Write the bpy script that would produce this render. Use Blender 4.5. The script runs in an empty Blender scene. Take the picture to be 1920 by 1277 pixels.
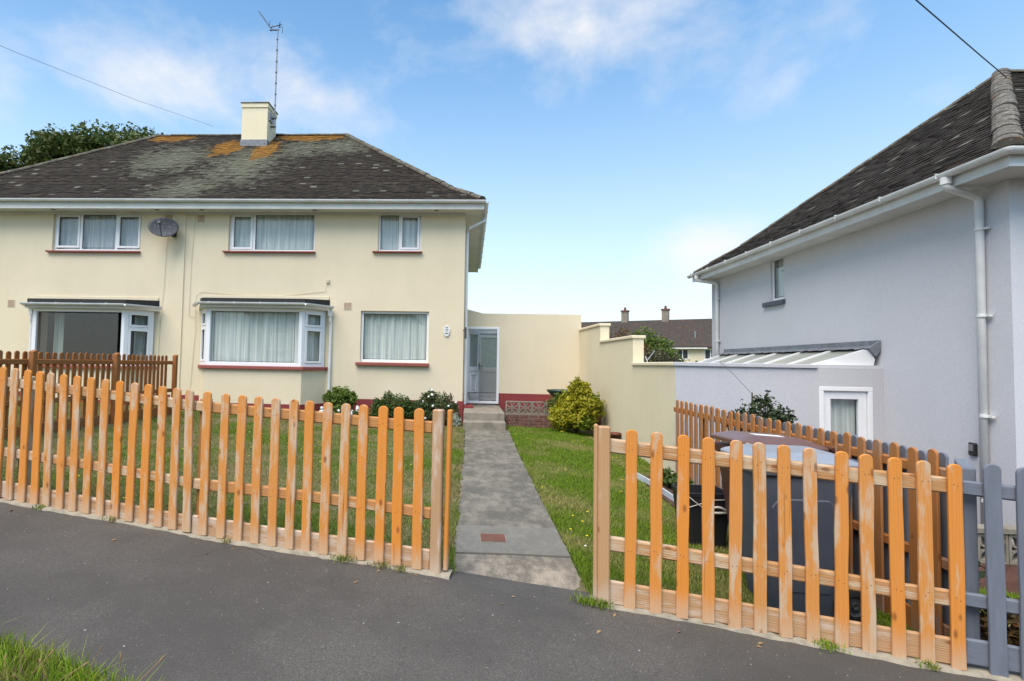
import bpy, bmesh, math, random
import numpy as np
from mathutils import Vector, Matrix
random.seed(7)
RNG = np.random.default_rng(11)
scene = bpy.context.scene
COL = scene.collection

# ------------------------------------------------------------------ camera
cam_d = bpy.data.cameras.new('camera')
cam_d.sensor_width = 36.0
cam_d.lens = 18.75
cam_d.shift_x = 0.0706
cam_d.clip_start = 0.05
cam_d.clip_end = 2000.0
cam = bpy.data.objects.new('camera', cam_d)
COL.objects.link(cam)
R_ = Vector((0.998302, 0.055128, 0.018807))
D_ = Vector((0.016327, 0.045099, -0.998849))
F_ = Vector((-0.055913, 0.99746, 0.044123))
mw = Matrix((( R_.x, -D_.x, -F_.x, 0), (R_.y, -D_.y, -F_.y, 0), (R_.z, -D_.z, -F_.z, 1.6), (0, 0, 0, 1)))
cam.matrix_world = mw
scene.camera = cam

# ------------------------------------------------------------------ sky and sun
world = bpy.data.worlds.new('World')
scene.world = world
world.use_nodes = True
wn = world.node_tree.nodes
wl = world.node_tree.links
wn.clear()
SUN_AZ = math.radians(-122.0)      # direction towards the sun, from +X
SUN_EL = math.radians(58.0)


def W(t, **kw):
    n = wn.new(t)
    for k, v in kw.items():
        setattr(n, k, v)
    return n


def wmath(op, a, b=None, clamp=False):
    n = W('ShaderNodeMath', operation=op)
    n.use_clamp = clamp
    for i, v in enumerate((a, b)):
        if v is None:
            continue
        if isinstance(v, (int, float)):
            n.inputs[i].default_value = v
        else:
            wl.new(v, n.inputs[i])
    return n.outputs[0]


def wmix(f, a, b):
    n = W('ShaderNodeMix', data_type='RGBA')
    for sock, v in ((n.inputs[0], f), (n.inputs[6], a), (n.inputs[7], b)):
        if isinstance(v, (int, float)):
            sock.default_value = v
        elif isinstance(v, tuple):
            sock.default_value = v
        else:
            wl.new(v, sock)
    return n.outputs[2]


sky = W('ShaderNodeTexSky', sky_type='NISHITA')
sky.sun_disc = False
sky.sun_elevation = SUN_EL
sky.sun_rotation = SUN_AZ - math.pi / 2
sky.air_density = 1.0
sky.dust_density = 0.3
sky.ozone_density = 2.0
tc = W('ShaderNodeTexCoord')
sep = W('ShaderNodeSeparateXYZ')
wl.new(tc.outputs['Generated'], sep.inputs[0])
z = wmath('MAXIMUM', sep.outputs[2], 0.0)
# pale band of haze that every clear sky shows towards the horizon
hz = wmath('POWER', wmath('SUBTRACT', 1.0, wmath('DIVIDE', z, 0.60), True), 1.7)
tint = W('ShaderNodeMix', data_type='RGBA', blend_type='MULTIPLY')
tint.inputs[0].default_value = 1.0
wl.new(sky.outputs[0], tint.inputs[6])
tint.inputs[7].default_value = (1.10, 1.46, 1.47, 1)
base = wmix(wmath('MULTIPLY', hz, 0.95), tint.outputs[2], (5.35, 5.3, 5.3, 1))
# clouds
mp = W('ShaderNodeMapping')
mp.inputs['Scale'].default_value = (1.0, 1.0, 1.5)
mp.inputs['Location'].default_value = (0.35, 0.1, 0.2)
wl.new(tc.outputs['Generated'], mp.inputs[0])
n1 = W('ShaderNodeTexNoise')
n1.inputs['Scale'].default_value = 4.6
n1.inputs['Detail'].default_value = 9
n1.inputs['Roughness'].default_value = 0.58
n1.inputs['Distortion'].default_value = 0.15
wl.new(mp.outputs[0], n1.inputs['Vector'])
nf = n1.outputs['Fac']
blobs = None
for (dx, dy, dz, sx, sz, amp) in ((0.16, 0.833, 0.545, 0.27, 0.10, 0.36), (0.36, 0.788, 0.50, 0.24, 0.085, 0.30),
                                  (-0.476, 0.767, 0.431, 0.15, 0.06, 0.38), (-0.264, 0.854, 0.445, 0.13, 0.055, 0.36),
                                  (-0.636, 0.675, 0.374, 0.05, 0.08, 0.33), (0.40, 0.895, 0.20, 0.075, 0.04, 0.50),
                                  (0.618, 0.699, 0.37, 0.12, 0.05, 0.26), (0.50, 0.85, 0.13, 0.22, 0.06, 0.30)):
    sb = W('ShaderNodeVectorMath', operation='SUBTRACT')
    wl.new(tc.outputs['Generated'], sb.inputs[0])
    l = math.sqrt(dx * dx + dy * dy + dz * dz)
    sb.inputs[1].default_value = (dx / l, dy / l, dz / l)
    ml = W('ShaderNodeVectorMath', operation='MULTIPLY')
    wl.new(sb.outputs[0], ml.inputs[0])
    ml.inputs[1].default_value = (1 / sx, 1 / sx, 1 / sz)
    ln = W('ShaderNodeVectorMath', operation='LENGTH')
    wl.new(ml.outputs[0], ln.inputs[0])
    g = wmath('MULTIPLY', wmath('POWER', wmath('SUBTRACT', 1.0, wmath('MULTIPLY', ln.outputs['Value'], 0.50), True), 1.0), amp)
    blobs = g if blobs is None else wmath('MAXIMUM', blobs, g)
cl = wmath('MULTIPLY', wmath('SUBTRACT', wmath('ADD', nf, blobs), 0.615), 2.8, True)
cl = wmath('MULTIPLY', wmath('POWER', cl, 1.3), 0.85)
full = wmix(cl, base, (5.35, 5.3, 5.3, 1))
bg = W('ShaderNodeBackground')
bg.inputs[1].default_value = 0.1
wl.new(full, bg.inputs[0])
wo = W('ShaderNodeOutputWorld')
wl.new(bg.outputs[0], wo.inputs[0])

sun_d = bpy.data.lights.new('sun', 'SUN')
sun_d.energy = 2.9
sun_d.angle = math.radians(50)
sun_d.color = (1.0, 0.90, 0.79)
sun = bpy.data.objects.new('sun', sun_d)
sdir = Vector((math.cos(SUN_EL) * math.cos(SUN_AZ), math.cos(SUN_EL) * math.sin(SUN_AZ), math.sin(SUN_EL)))
sun.rotation_euler = sdir.to_track_quat('Z', 'Y').to_euler()
sun.location = (-6, -8, 14)
COL.objects.link(sun)

scene.view_settings.view_transform = 'Standard'
scene.view_settings.look = 'None'
scene.view_settings.gamma = 1.0
scene.view_settings.exposure = 0.9
scene.view_settings.use_curve_mapping = False
scene.render.engine = 'CYCLES'


# ------------------------------------------------------------------ material helpers
class NT:
    def __init__(self, name):
        self.m = bpy.data.materials.new(name)
        self.m.use_nodes = True
        self.t = self.m.node_tree
        self.b = self.t.nodes['Principled BSDF']
        self.out = self.t.nodes['Material Output']
        self.co = self.n('ShaderNodeTexCoord').outputs['Object']

    def n(self, t, **kw):
        q = self.t.nodes.new(t)
        for k, v in kw.items():
            setattr(q, k, v)
        return q

    def put(self, sock, v):
        if isinstance(v, (int, float)):
            sock.default_value = v
        elif isinstance(v, (tuple, list)):
            sock.default_value = tuple(v) + ((1,) if len(v) == 3 and sock.type == 'RGBA' else ())
        else:
            self.t.links.new(v, sock)

    def math(self, op, a, b=0.0, clamp=False):
        q = self.n('ShaderNodeMath', operation=op)
        q.use_clamp = clamp
        self.put(q.inputs[0], a)
        self.put(q.inputs[1], b)
        return q.outputs[0]

    def mix(self, f, a, b, mode='MIX'):
        q = self.n('ShaderNodeMix', data_type='RGBA', blend_type=mode)
        self.put(q.inputs[0], f)
        self.put(q.inputs[6], a)
        self.put(q.inputs[7], b)
        return q.outputs[2]

    def map(self, scale=(1, 1, 1), loc=(0, 0, 0), vec=None):
        q = self.n('ShaderNodeMapping')
        self.put(q.inputs[0], vec if vec is not None else self.co)
        q.inputs['Scale'].default_value = scale
        q.inputs['Location'].default_value = loc
        return q.outputs[0]

    def noise(self, scale, detail=4, rough=0.55, vec=None, dist=0.0):
        q = self.n('ShaderNodeTexNoise')
        self.put(q.inputs['Vector'], vec if vec is not None else self.co)
        q.inputs['Scale'].default_value = scale
        q.inputs['Detail'].default_value = detail
        q.inputs['Roughness'].default_value = rough
        q.inputs['Distortion'].default_value = dist
        return q.outputs['Fac']

    def voro(self, scale, vec=None, out='Distance'):
        q = self.n('ShaderNodeTexVoronoi')
        self.put(q.inputs['Vector'], vec if vec is not None else self.co)
        q.inputs['Scale'].default_value = scale
        return q.outputs[out]

    def ramp(self, f, lo, hi, a=0.0, b=1.0):
        q = self.n('ShaderNodeMapRange')
        q.interpolation_type = 'SMOOTHSTEP'
        self.put(q.inputs[0], f)
        q.inputs[1].default_value = lo
        q.inputs[2].default_value = hi
        q.inputs[3].default_value = a
        q.inputs[4].default_value = b
        return q.outputs[0]

    def xyz(self, vec=None):
        q = self.n('ShaderNodeSeparateXYZ')
        self.put(q.inputs[0], vec if vec is not None else self.co)
        return q.outputs

    def bump(self, h, strength=0.3, dist=0.02):
        q = self.n('ShaderNodeBump')
        q.inputs['Strength'].default_value = strength
        q.inputs['Distance'].default_value = dist
        self.put(q.inputs['Height'], h)
        self.t.links.new(q.outputs[0], self.b.inputs['Normal'])

    def island(self):
        return self.n('ShaderNodeNewGeometry').outputs['Random Per Island']

    def rnd(self):
        return self.n('ShaderNodeObjectInfo').outputs['Random']

    def col(self, c, rough=0.8, spec=0.3):
        self.put(self.b.inputs['Base Color'], c)
        self.put(self.b.inputs['Roughness'], rough)
        self.b.inputs['Specular IOR Level'].default_value = spec
        return self.m


def render_mat(name, c, stain, amt=0.5, top=None):
    """roughcast / smooth render paint: fine grain, faint vertical streaks and blotches"""
    q = NT(name)
    big = q.noise(0.7, 5, 0.6)
    streak = q.noise(1.0, 4, 0.6, q.map((5.5, 5.5, 0.35)))
    fine = q.noise(48, 4, 0.7)
    f = q.math('MULTIPLY', q.ramp(q.math('ADD', q.math('MULTIPLY', big, 0.82), q.math('MULTIPLY', streak, 0.18)), 0.40, 0.68), amt)
    cc = q.mix(f, c, stain)
    cc = q.mix(q.math('MULTIPLY', q.ramp(fine, 0.38, 0.66), 0.20), cc, tuple(v * 0.6 for v in c))
    q.bump(q.math('ADD', fine, q.math('MULTIPLY', q.noise(190, 2), 0.6)), 0.35, 0.012)
    return q.col(cc, 0.92, 0.15)


def plain(name, c, rough=0.6, spec=0.4, var=0.15, sc=6.0, metal=0.0):
    q = NT(name)
    n = q.noise(sc, 5, 0.6)
    cc = q.mix(q.math('MULTIPLY', q.ramp(n, 0.35, 0.75), var), c, tuple(v * 0.45 for v in c))
    q.b.inputs['Metallic'].default_value = metal
    q.bump(q.noise(sc * 12, 3), 0.05, 0.01)
    return q.col(cc, rough, spec)


def wood_mat(name, c, c2, grey, wear):
    """stained softwood: grain along local z, worn grey patches, knots; differs per object"""
    q = NT(name)
    r = q.rnd()
    off = q.n('ShaderNodeCombineXYZ')
    q.put(off.inputs[0], q.math('MULTIPLY', r, 37.0))
    q.put(off.inputs[1], q.math('MULTIPLY', r, 11.0))
    q.put(off.inputs[2], q.math('MULTIPLY', r, 53.0))
    ad = q.n('ShaderNodeVectorMath', operation='ADD')
    q.put(ad.inputs[0], q.co)
    q.put(ad.inputs[1], off.outputs[0])
    v = ad.outputs[0]
    warp = q.noise(2.2, 3, 0.5, q.map((5, 5, 1), vec=v))
    g = q.n('ShaderNodeTexWave', wave_type='BANDS', bands_direction='X')
    q.put(g.inputs['Vector'], q.map((1, 1, 0.035), vec=v))
    g.inputs['Scale'].default_value = 22
    g.inputs['Distortion'].default_value = 9
    g.inputs['Detail'].default_value = 3
    g.inputs['Detail Scale'].default_value = 1.6
    fine = q.noise(30, 5, 0.7, q.map((4, 4, 0.12), vec=v))
    patch = q.noise(3.0, 5, 0.65, q.map((5, 5, 1.0), vec=v))
    c1 = q.mix(r, c, c2)
    c1 = q.mix(q.math('MULTIPLY', g.outputs['Fac'], 0.20), c1, tuple(k * 0.55 for k in c))
    c1 = q.mix(q.math('MULTIPLY', fine, 0.24), c1, tuple(k * 0.5 for k in c))
    pw = q.math('ADD', patch, q.math('MULTIPLY', q.math('SUBTRACT', r, 0.5), 0.16))
    c1 = q.mix(q.math('MULTIPLY', q.ramp(pw, 0.50, 0.66), wear), c1, grey)
    lz = q.xyz()[2]
    foot = q.math('MULTIPLY', q.ramp(q.math('ADD', lz, q.math('MULTIPLY', patch, 0.22)), 0.12, 0.30, 1.0, 0.0), 0.7)
    c1 = q.mix(q.math('MULTIPLY', foot, wear), c1, grey)
    split = q.ramp(q.noise(1.0, 2, 0.5, q.map((60, 60, 1.3), vec=v)), 0.70, 0.74)
    c1 = q.mix(q.math('MULTIPLY', split, 0.55), c1, tuple(k * 0.3 for k in c))
    kn = q.voro(1.0, q.map((9, 9, 4.2), vec=v))
    c1 = q.mix(q.ramp(kn, 0.06, 0.16, 0.75, 0.0), c1, (0.20, 0.07, 0.02))
    q.bump(q.math('ADD', q.math('MULTIPLY', g.outputs['Fac'], 0.5), fine), 0.35, 0.004)
    return q.col(c1, 0.72, 0.25)


M = {}
M['cream'] = render_mat('cream_render', (0.735, 0.635, 0.455), (0.645, 0.55, 0.39), 0.5)
M['cream_wall'] = render_mat('cream_wall_render', (0.78, 0.69, 0.49), (0.67, 0.59, 0.41), 0.5)
M['grey_render'] = render_mat('grey_render', (0.62, 0.615, 0.635), (0.55, 0.555, 0.57), 0.45)
M['lilac_render'] = render_mat('pale_grey_render', (0.545, 0.535, 0.555), (0.485, 0.48, 0.495), 0.40)
M['plinth'] = render_mat('red_plinth_paint', (0.27, 0.055, 0.055), (0.14, 0.035, 0.04), 0.6)
M['sill'] = plain('red_sill_paint', (0.30, 0.085, 0.07), 0.6, 0.3, 0.4, 9)
M['slate_sill'] = plain('slate_sill_paint', (0.075, 0.08, 0.105), 0.5, 0.4, 0.2)
M['upvc'] = plain('white_upvc', (0.80, 0.80, 0.80), 0.35, 0.45, 0.10, 2.5)
M['gutter'] = plain('white_gutter_plastic', (0.74, 0.74, 0.72), 0.4, 0.4, 0.30, 3.0)
M['soffit'] = plain('white_soffit', (0.66, 0.65, 0.61), 0.6, 0.3, 0.25, 2.0)
M['black_felt'] = plain('black_roof_felt', (0.025, 0.025, 0.024), 0.75, 0.35, 0.5, 20)
M['dark_metal'] = plain('dark_metal', (0.05, 0.05, 0.05), 0.5, 0.5, 0.3, 20)
M['galv'] = plain('galvanised_metal', (0.30, 0.30, 0.30), 0.45, 0.5, 0.4, 15, 0.6)
M['lead'] = plain('lead_flashing', (0.20, 0.215, 0.235), 0.55, 0.4, 0.75, 14)
M['concrete'] = plain('weathered_concrete', (0.27, 0.235, 0.185), 0.9, 0.2, 0.75, 5)
M['mortar'] = plain('mortar', (0.31, 0.27, 0.205), 0.95, 0.15, 0.6, 14)
M['black'] = plain('black_plastic', (0.018, 0.018, 0.02), 0.45, 0.5, 0.2)
M['rust'] = plain('rusty_iron', (0.17, 0.075, 0.05), 0.8, 0.3, 0.5, 30)
M['terracotta'] = plain('terracotta', (0.17, 0.06, 0.04), 0.8, 0.3, 0.4, 12)
M['dgreen_pot'] = plain('dark_green_glaze', (0.02, 0.05, 0.035), 0.3, 0.5, 0.2)
M['pale_rope'] = plain('pale_webbing', (0.62, 0.57, 0.50), 0.8, 0.2, 0.2)
M['bark'] = plain('bark', (0.10, 0.075, 0.05), 0.9, 0.2, 0.7, 18)
M['petal'] = plain('white_petal', (0.85, 0.85, 0.84), 0.7, 0.2, 0.05)
M['yellow_petal'] = plain('yellow_petal', (0.80, 0.60, 0.03), 0.7, 0.2, 0.05)
M['red_petal'] = plain('red_petal', (0.55, 0.05, 0.02), 0.6, 0.2, 0.2)
M['edging'] = plain('pale_blue_edging', (0.50, 0.55, 0.60), 0.5, 0.4, 0.3, 10)
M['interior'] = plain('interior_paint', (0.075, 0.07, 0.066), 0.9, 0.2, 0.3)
M['porch'] = plain('porch_paint', (0.66, 0.65, 0.63), 0.8, 0.2, 0.1)
M['bin_grey'] = plain('slate_blue_plastic', (0.085, 0.095, 0.122), 0.5, 0.45, 0.30, 4)
M['bin_grey_lid'] = plain('grey_lid_plastic', (0.27, 0.285, 0.315), 0.32, 0.5, 0.3, 4)
M['bin_brown'] = plain('brown_plastic', (0.085, 0.032, 0.022), 0.42, 0.5, 0.3, 4)
M['bin_brown_lid'] = plain('brown_lid_plastic', (0.15, 0.075, 0.055), 0.28, 0.55, 0.3, 3)
M['tyre'] = plain('black_rubber', (0.02, 0.02, 0.02), 0.8, 0.3, 0.3)
M['grey_paint'] = None
M['sticker'] = plain('white_label', (0.8, 0.8, 0.8), 0.6, 0.3, 0.05)
M['plaque'] = plain('glazed_white', (0.72, 0.72, 0.70), 0.35, 0.5, 0.05)
M['ink'] = plain('dark_grey_print', (0.10, 0.11, 0.12), 0.6, 0.3, 0.1)
M['leafprint'] = plain('grey_green_print', (0.22, 0.24, 0.20), 0.6, 0.3, 0.4, 60)
M['vent'] = plain('cream_paint', (0.60, 0.53, 0.37), 0.9, 0.2, 0.3)
M['poly'] = plain('weathered_glazing_sheet', (0.33, 0.34, 0.29), 0.35, 0.5, 0.5, 3)
M['wood'] = wood_mat('orange_stained_wood', (0.74, 0.262, 0.040), (0.62, 0.275, 0.080), (0.54, 0.395, 0.265), 0.95)
M['wood_rail'] = wood_mat('worn_rail_wood', (0.52, 0.24, 0.08), (0.49, 0.26, 0.11), (0.54, 0.41, 0.27), 0.95)
M['wood_board'] = wood_mat('pale_board_wood', (0.52, 0.30, 0.145), (0.48, 0.29, 0.165), (0.55, 0.43, 0.325), 0.9)
M['wood_dull'] = wood_mat('dull_orange_wood', (0.46, 0.18, 0.05), (0.42, 0.185, 0.065), (0.30, 0.23, 0.18), 0.8)
M['wood_brown'] = wood_mat('brown_stained_wood', (0.36, 0.125, 0.03), (0.32, 0.12, 0.034), (0.32, 0.16, 0.07), 0.5)
q = NT('slate_grey_fence_paint')
cc = q.mix(q.ramp(q.noise(9, 5, 0.6, q.map((4, 4, 0.5))), 0.3, 0.75, 0, 0.5), (0.165, 0.18, 0.215), (0.105, 0.115, 0.135))
q.bump(q.noise(40, 4, 0.7, q.map((4, 4, 0.15))), 0.3, 0.004)
M['grey_paint'] = q.col(cc, 0.7, 0.3)

# glass: thin pane, clear with a fresnel reflection
q = NT('window_glass')
gl = q.n('ShaderNodeBsdfGlossy')
gl.inputs['Roughness'].default_value = 0.02
tr = q.n('ShaderNodeBsdfTransparent')
tr.inputs[0].default_value = (0.95, 0.965, 0.96, 1)
fr = q.n('ShaderNodeLayerWeight')
fr.inputs[0].default_value = 0.5
mx = q.n('ShaderNodeMixShader')
q.put(mx.inputs[0], q.math('ADD', q.math('MULTIPLY', q.math('POWER', fr.outputs['Facing'], 4.0), 0.7), 0.055, True))
q.put(mx.inputs[1], tr.outputs[0])
q.put(mx.inputs[2], gl.outputs[0])
q.t.links.new(mx.outputs[0], q.out.inputs[0])
M['glass'] = q.m

q = NT('frosted_glass')
fc = q.mix(q.ramp(q.noise(40, 2), 0.4, 0.6), (0.78, 0.82, 0.80), (0.66, 0.70, 0.66))
q.col(fc, 0.2, 0.5)
td = q.n('ShaderNodeBsdfTranslucent')
q.put(td.inputs[0], fc)
ms = q.n('ShaderNodeMixShader')
ms.inputs[0].default_value = 0.7
q.t.links.new(q.b.outputs[0], ms.inputs[1])
q.t.links.new(td.outputs[0], ms.inputs[2])
q.t.links.new(ms.outputs[0], q.out.inputs[0])
M['frosted'] = q.m


def net_mat(name, c, dark):
    q = NT(name)
    fold_shade = q.noise(1.0, 3, 0.6, q.map((26, 26, 0.5)))  # shade of the folds, painted into the curtain colour as darker streaks
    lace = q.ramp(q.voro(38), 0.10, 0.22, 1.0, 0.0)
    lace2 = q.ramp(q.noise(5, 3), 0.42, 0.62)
    cc = q.mix(q.ramp(fold_shade, 0.3, 0.7), dark, c)
    cc = q.mix(q.math('MULTIPLY', q.math('MULTIPLY', lace, lace2), 0.6), cc, (0.85, 0.88, 0.86))
    return q.col(cc, 0.9, 0.1)


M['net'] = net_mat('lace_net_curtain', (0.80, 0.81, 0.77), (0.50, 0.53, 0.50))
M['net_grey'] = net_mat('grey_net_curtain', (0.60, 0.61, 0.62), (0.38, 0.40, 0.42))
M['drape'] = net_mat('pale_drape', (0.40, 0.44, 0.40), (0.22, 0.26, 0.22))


def foliage(name, c, c2, c3=None, trans=0.25):
    q = NT(name)
    i = q.island()
    cc = q.mix(i, c, c2)
    if c3:
        cc = q.mix(q.ramp(q.noise(1.6, 3), 0.45, 0.62), cc, c3)
    m = q.col(cc, 0.55, 0.3)
    td = q.n('ShaderNodeBsdfTranslucent')
    q.put(td.inputs[0], cc)
    ms = q.n('ShaderNodeMixShader')
    ms.inputs[0].default_value = trans
    q.t.links.new(q.b.outputs[0], ms.inputs[1])
    q.t.links.new(td.outputs[0], ms.inputs[2])
    q.t.links.new(ms.outputs[0], q.out.inputs[0])
    return m


M['oak'] = foliage('oak_leaves', (0.032, 0.062, 0.012), (0.080, 0.125, 0.022), (0.105, 0.12, 0.028))
M['hebe'] = foliage('hebe_leaves', (0.035, 0.075, 0.012), (0.075, 0.115, 0.02))
M['osteo'] = foliage('daisy_bush_leaves', (0.035, 0.07, 0.015), (0.08, 0.105, 0.035), (0.10, 0.075, 0.03))
M['gold'] = foliage('golden_leaves', (0.24, 0.24, 0.012), (0.40, 0.36, 0.02), (0.13, 0.19, 0.012))
M['lightgreen'] = foliage('bright_leaves', (0.08, 0.14, 0.02), (0.15, 0.20, 0.03))
M['silver'] = foliage('silvery_leaves', (0.40, 0.45, 0.36), (0.55, 0.58, 0.48))
M['darkleaf'] = foliage('dark_leaves', (0.03, 0.055, 0.02), (0.06, 0.085, 0.03))
M['autumn'] = foliage('autumn_leaves', (0.16, 0.07, 0.02), (0.10, 0.085, 0.03))
M['hedge'] = foliage('dull_hedge_leaves', (0.07, 0.065, 0.03), (0.11, 0.095, 0.05))


def grass_mat(name, c, c2, dry, lo=0.48, hi=0.66, sc=0.9, dryamt=0.9):
    q = NT(name)
    cc = q.mix(q.island(), c, c2)
    d = q.noise(sc, 5, 0.6)
    cc = q.mix(q.math('MULTIPLY', q.ramp(d, lo, hi), dryamt), cc, dry)
    m = q.col(cc, 0.6, 0.2)
    td = q.n('ShaderNodeBsdfTranslucent')
    q.put(td.inputs[0], cc)
    ms = q.n('ShaderNodeMixShader')
    ms.inputs[0].default_value = 0.25
    q.t.links.new(q.b.outputs[0], ms.inputs[1])
    q.t.links.new(td.outputs[0], ms.inputs[2])
    q.t.links.new(ms.outputs[0], q.out.inputs[0])
    return m


M['grass'] = grass_mat('lawn_grass', (0.11, 0.185, 0.012), (0.19, 0.25, 0.028), (0.33, 0.265, 0.125), 0.40, 0.58, 1.0)
M['grass_r'] = grass_mat('lush_lawn_grass', (0.115, 0.205, 0.011), (0.20, 0.28, 0.026), (0.36, 0.30, 0.12), 0.43, 0.62, 0.9, 0.75)
M['turf'] = grass_mat('turf_soil', (0.09, 0.12, 0.02), (0.09, 0.12, 0.02), (0.21, 0.175, 0.095), 0.45, 0.62, 1.1)
M['verge'] = grass_mat('verge_grass', (0.13, 0.225, 0.012), (0.27, 0.36, 0.03), (0.34, 0.27, 0.10), 0.52, 0.70, 3.0, 0.75)
M['straw'] = plain('dry_stalk', (0.30, 0.19, 0.09), 0.8, 0.2, 0.3)
M['soil'] = plain('garden_soil', (0.09, 0.055, 0.04), 0.95, 0.15, 0.6, 9)

# asphalt
q = NT('footway_asphalt')
agg = q.noise(130, 2, 0.7)
med = q.noise(38, 4, 0.75)
spk = q.ramp(q.voro(55), 0.10, 0.22, 1.0, 0.0)
tone = q.noise(0.8, 5, 0.65)
cc = q.mix(q.ramp(agg, 0.38, 0.62), (0.064, 0.058, 0.050), (0.130, 0.117, 0.101))
cc = q.mix(q.math('MULTIPLY', q.ramp(med, 0.40, 0.66), 0.45), cc, (0.078, 0.071, 0.062))
cc = q.mix(q.math('MULTIPLY', q.ramp(tone, 0.36, 0.62), 0.65), cc, (0.056, 0.051, 0.045))
cc = q.mix(q.math('MULTIPLY', q.math('MULTIPLY', spk, q.ramp(q.noise(21, 3), 0.50, 0.62)), 0.45), cc, (0.34, 0.33, 0.31))
st = q.ramp(q.voro(5.3), 0.022, 0.034, 1.0, 0.0)
cc = q.mix(q.math('MULTIPLY', st, 0.75), cc, (0.5, 0.48, 0.44))
pat = q.ramp(q.noise(0.35, 3, 0.5, q.map(loc=(3.1, 1.7, 0))), 0.46, 0.58)
cc = q.mix(q.math('MULTIPLY', pat, 0.5), cc, (0.054, 0.049, 0.043))
wv = q.n('ShaderNodeTexVoronoi', feature='DISTANCE_TO_EDGE')
wv.inputs['Scale'].default_value = 0.42
wn2 = q.n('ShaderNodeMix', data_type='VECTOR')
wn2.inputs[0].default_value = 0.16
q.put(wn2.inputs[4], q.co)
nz = q.n('ShaderNodeTexNoise')
nz.inputs['Scale'].default_value = 3.0
nz.inputs['Detail'].default_value = 6
q.put(nz.inputs['Vector'], q.co)
q.put(wn2.inputs[5], nz.outputs['Color'])
q.put(wv.inputs['Vector'], wn2.outputs[1])
crk = q.math('MULTIPLY', q.ramp(wv.outputs['Distance'], 0.001, 0.0035, 1.0, 0.0), q.ramp(q.noise(0.9, 3), 0.50, 0.60))
cc = q.mix(q.math('MULTIPLY', crk, 0.5), cc, (0.035, 0.03, 0.026))
q.bump(q.math('ADD', agg, med), 0.35, 0.004)
M['asphalt'] = q.col(cc, 0.85, 0.3)


def slab_mat(name, c, dark, speck):
    q = NT(name)
    a = q.noise(2.2, 7, 0.68)
    b = q.noise(9, 6, 0.7, q.map((1, 0.5, 1)))
    f = q.noise(120, 3, 0.6)
    cc = q.mix(q.ramp(q.math('ADD', q.math('MULTIPLY', a, 0.5), q.math('MULTIPLY', b, 0.5)), 0.42, 0.62), dark, c)
    cc = q.mix(q.math('MULTIPLY', q.ramp(f, 0.55, 0.75), speck), cc, (0.42, 0.40, 0.36))
    q.bump(q.math('ADD', f, q.math('MULTIPLY', b, 1.5)), 0.5, 0.008)
    return q.col(cc, 0.92, 0.2)


M['slab'] = slab_mat('old_concrete', (0.225, 0.20, 0.158), (0.115, 0.104, 0.085), 0.35)
M['slab_new'] = slab_mat('grey_concrete', (0.22, 0.205, 0.175), (0.165, 0.155, 0.132), 0.3)
M['slab_rough'] = slab_mat('rough_concrete', (0.34, 0.285, 0.215), (0.15, 0.128, 0.10), 0.75)
M['brick'] = plain('old_brick', (0.17, 0.085, 0.065), 0.9, 0.2, 0.8, 9)


def roof_mat(name, patches):
    """old plain tiles: dark, each a little different, with lichen of its own shape. patches: (x,y,z,sx,sy,sz,kind)"""
    q = NT(name)
    i = q.island()
    blot = q.noise(2.6, 6, 0.68)
    cc = q.mix(i, (0.020, 0.0150, 0.0105), (0.034, 0.026, 0.019))
    cc = q.mix(q.math('MULTIPLY', q.ramp(blot, 0.5, 0.68), 0.5), cc, (0.058, 0.042, 0.030))
    mossy = q.noise(5.0, 6, 0.7)
    cc = q.mix(q.math('MULTIPLY', q.ramp(mossy, 0.52, 0.66), 0.5), cc, (0.060, 0.058, 0.030))
    fleck = q.math('GREATER_THAN', i, 0.982)
    cc = q.mix(q.math('MULTIPLY', fleck, 0.45), cc, (0.23, 0.225, 0.185))
    for kind, colr, lo, hi in (('pale', (0.165, 0.165, 0.115), 0.15, 0.95), ('orange', (0.27, 0.125, 0.016), 0.30, 0.46)):
        tot = None
        for (x, y, zz, sx, sy, sz, k) in patches:
            if k != kind:
                continue
            s = q.n('ShaderNodeVectorMath', operation='SUBTRACT')
            q.put(s.inputs[0], q.co)
            s.inputs[1].default_value = (x, y, zz)
            m2 = q.n('ShaderNodeVectorMath', operation='MULTIPLY')
            q.put(m2.inputs[0], s.outputs[0])
            m2.inputs[1].default_value = (1 / sx, 1 / sy, 1 / sz)
            ln_ = q.n('ShaderNodeVectorMath', operation='LENGTH')
            q.put(ln_.inputs[0], m2.outputs[0])
            g_ = q.math('SUBTRACT', 1.0, ln_.outputs['Value'], True)
            tot = g_ if tot is None else q.math('MAXIMUM', tot, g_)
        if tot is None:
            continue
        f = q.math('ADD', q.math('MULTIPLY', tot, 1.05), q.math('MULTIPLY', q.math('SUBTRACT', q.noise(3.2, 7, 0.75, dist=0.6), 0.5), 1.3))
        f = q.math('ADD', f, q.math('MULTIPLY', q.math('SUBTRACT', i, 0.5), 0.55 if kind == 'pale' else 0.30))
        q2 = q.math('MULTIPLY', q.ramp(f, lo, hi), 0.85)
        q2 = q.math('MULTIPLY', q2, q.ramp(tot, 0.0, 0.15))
        cc = q.mix(q2, cc, q.mix(i, colr, tuple(v * 0.62 for v in colr)))
    q.bump(q.noise(60, 4, 0.7), 0.4, 0.01)
    return q.col(cc, 0.9, 0.2)


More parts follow.
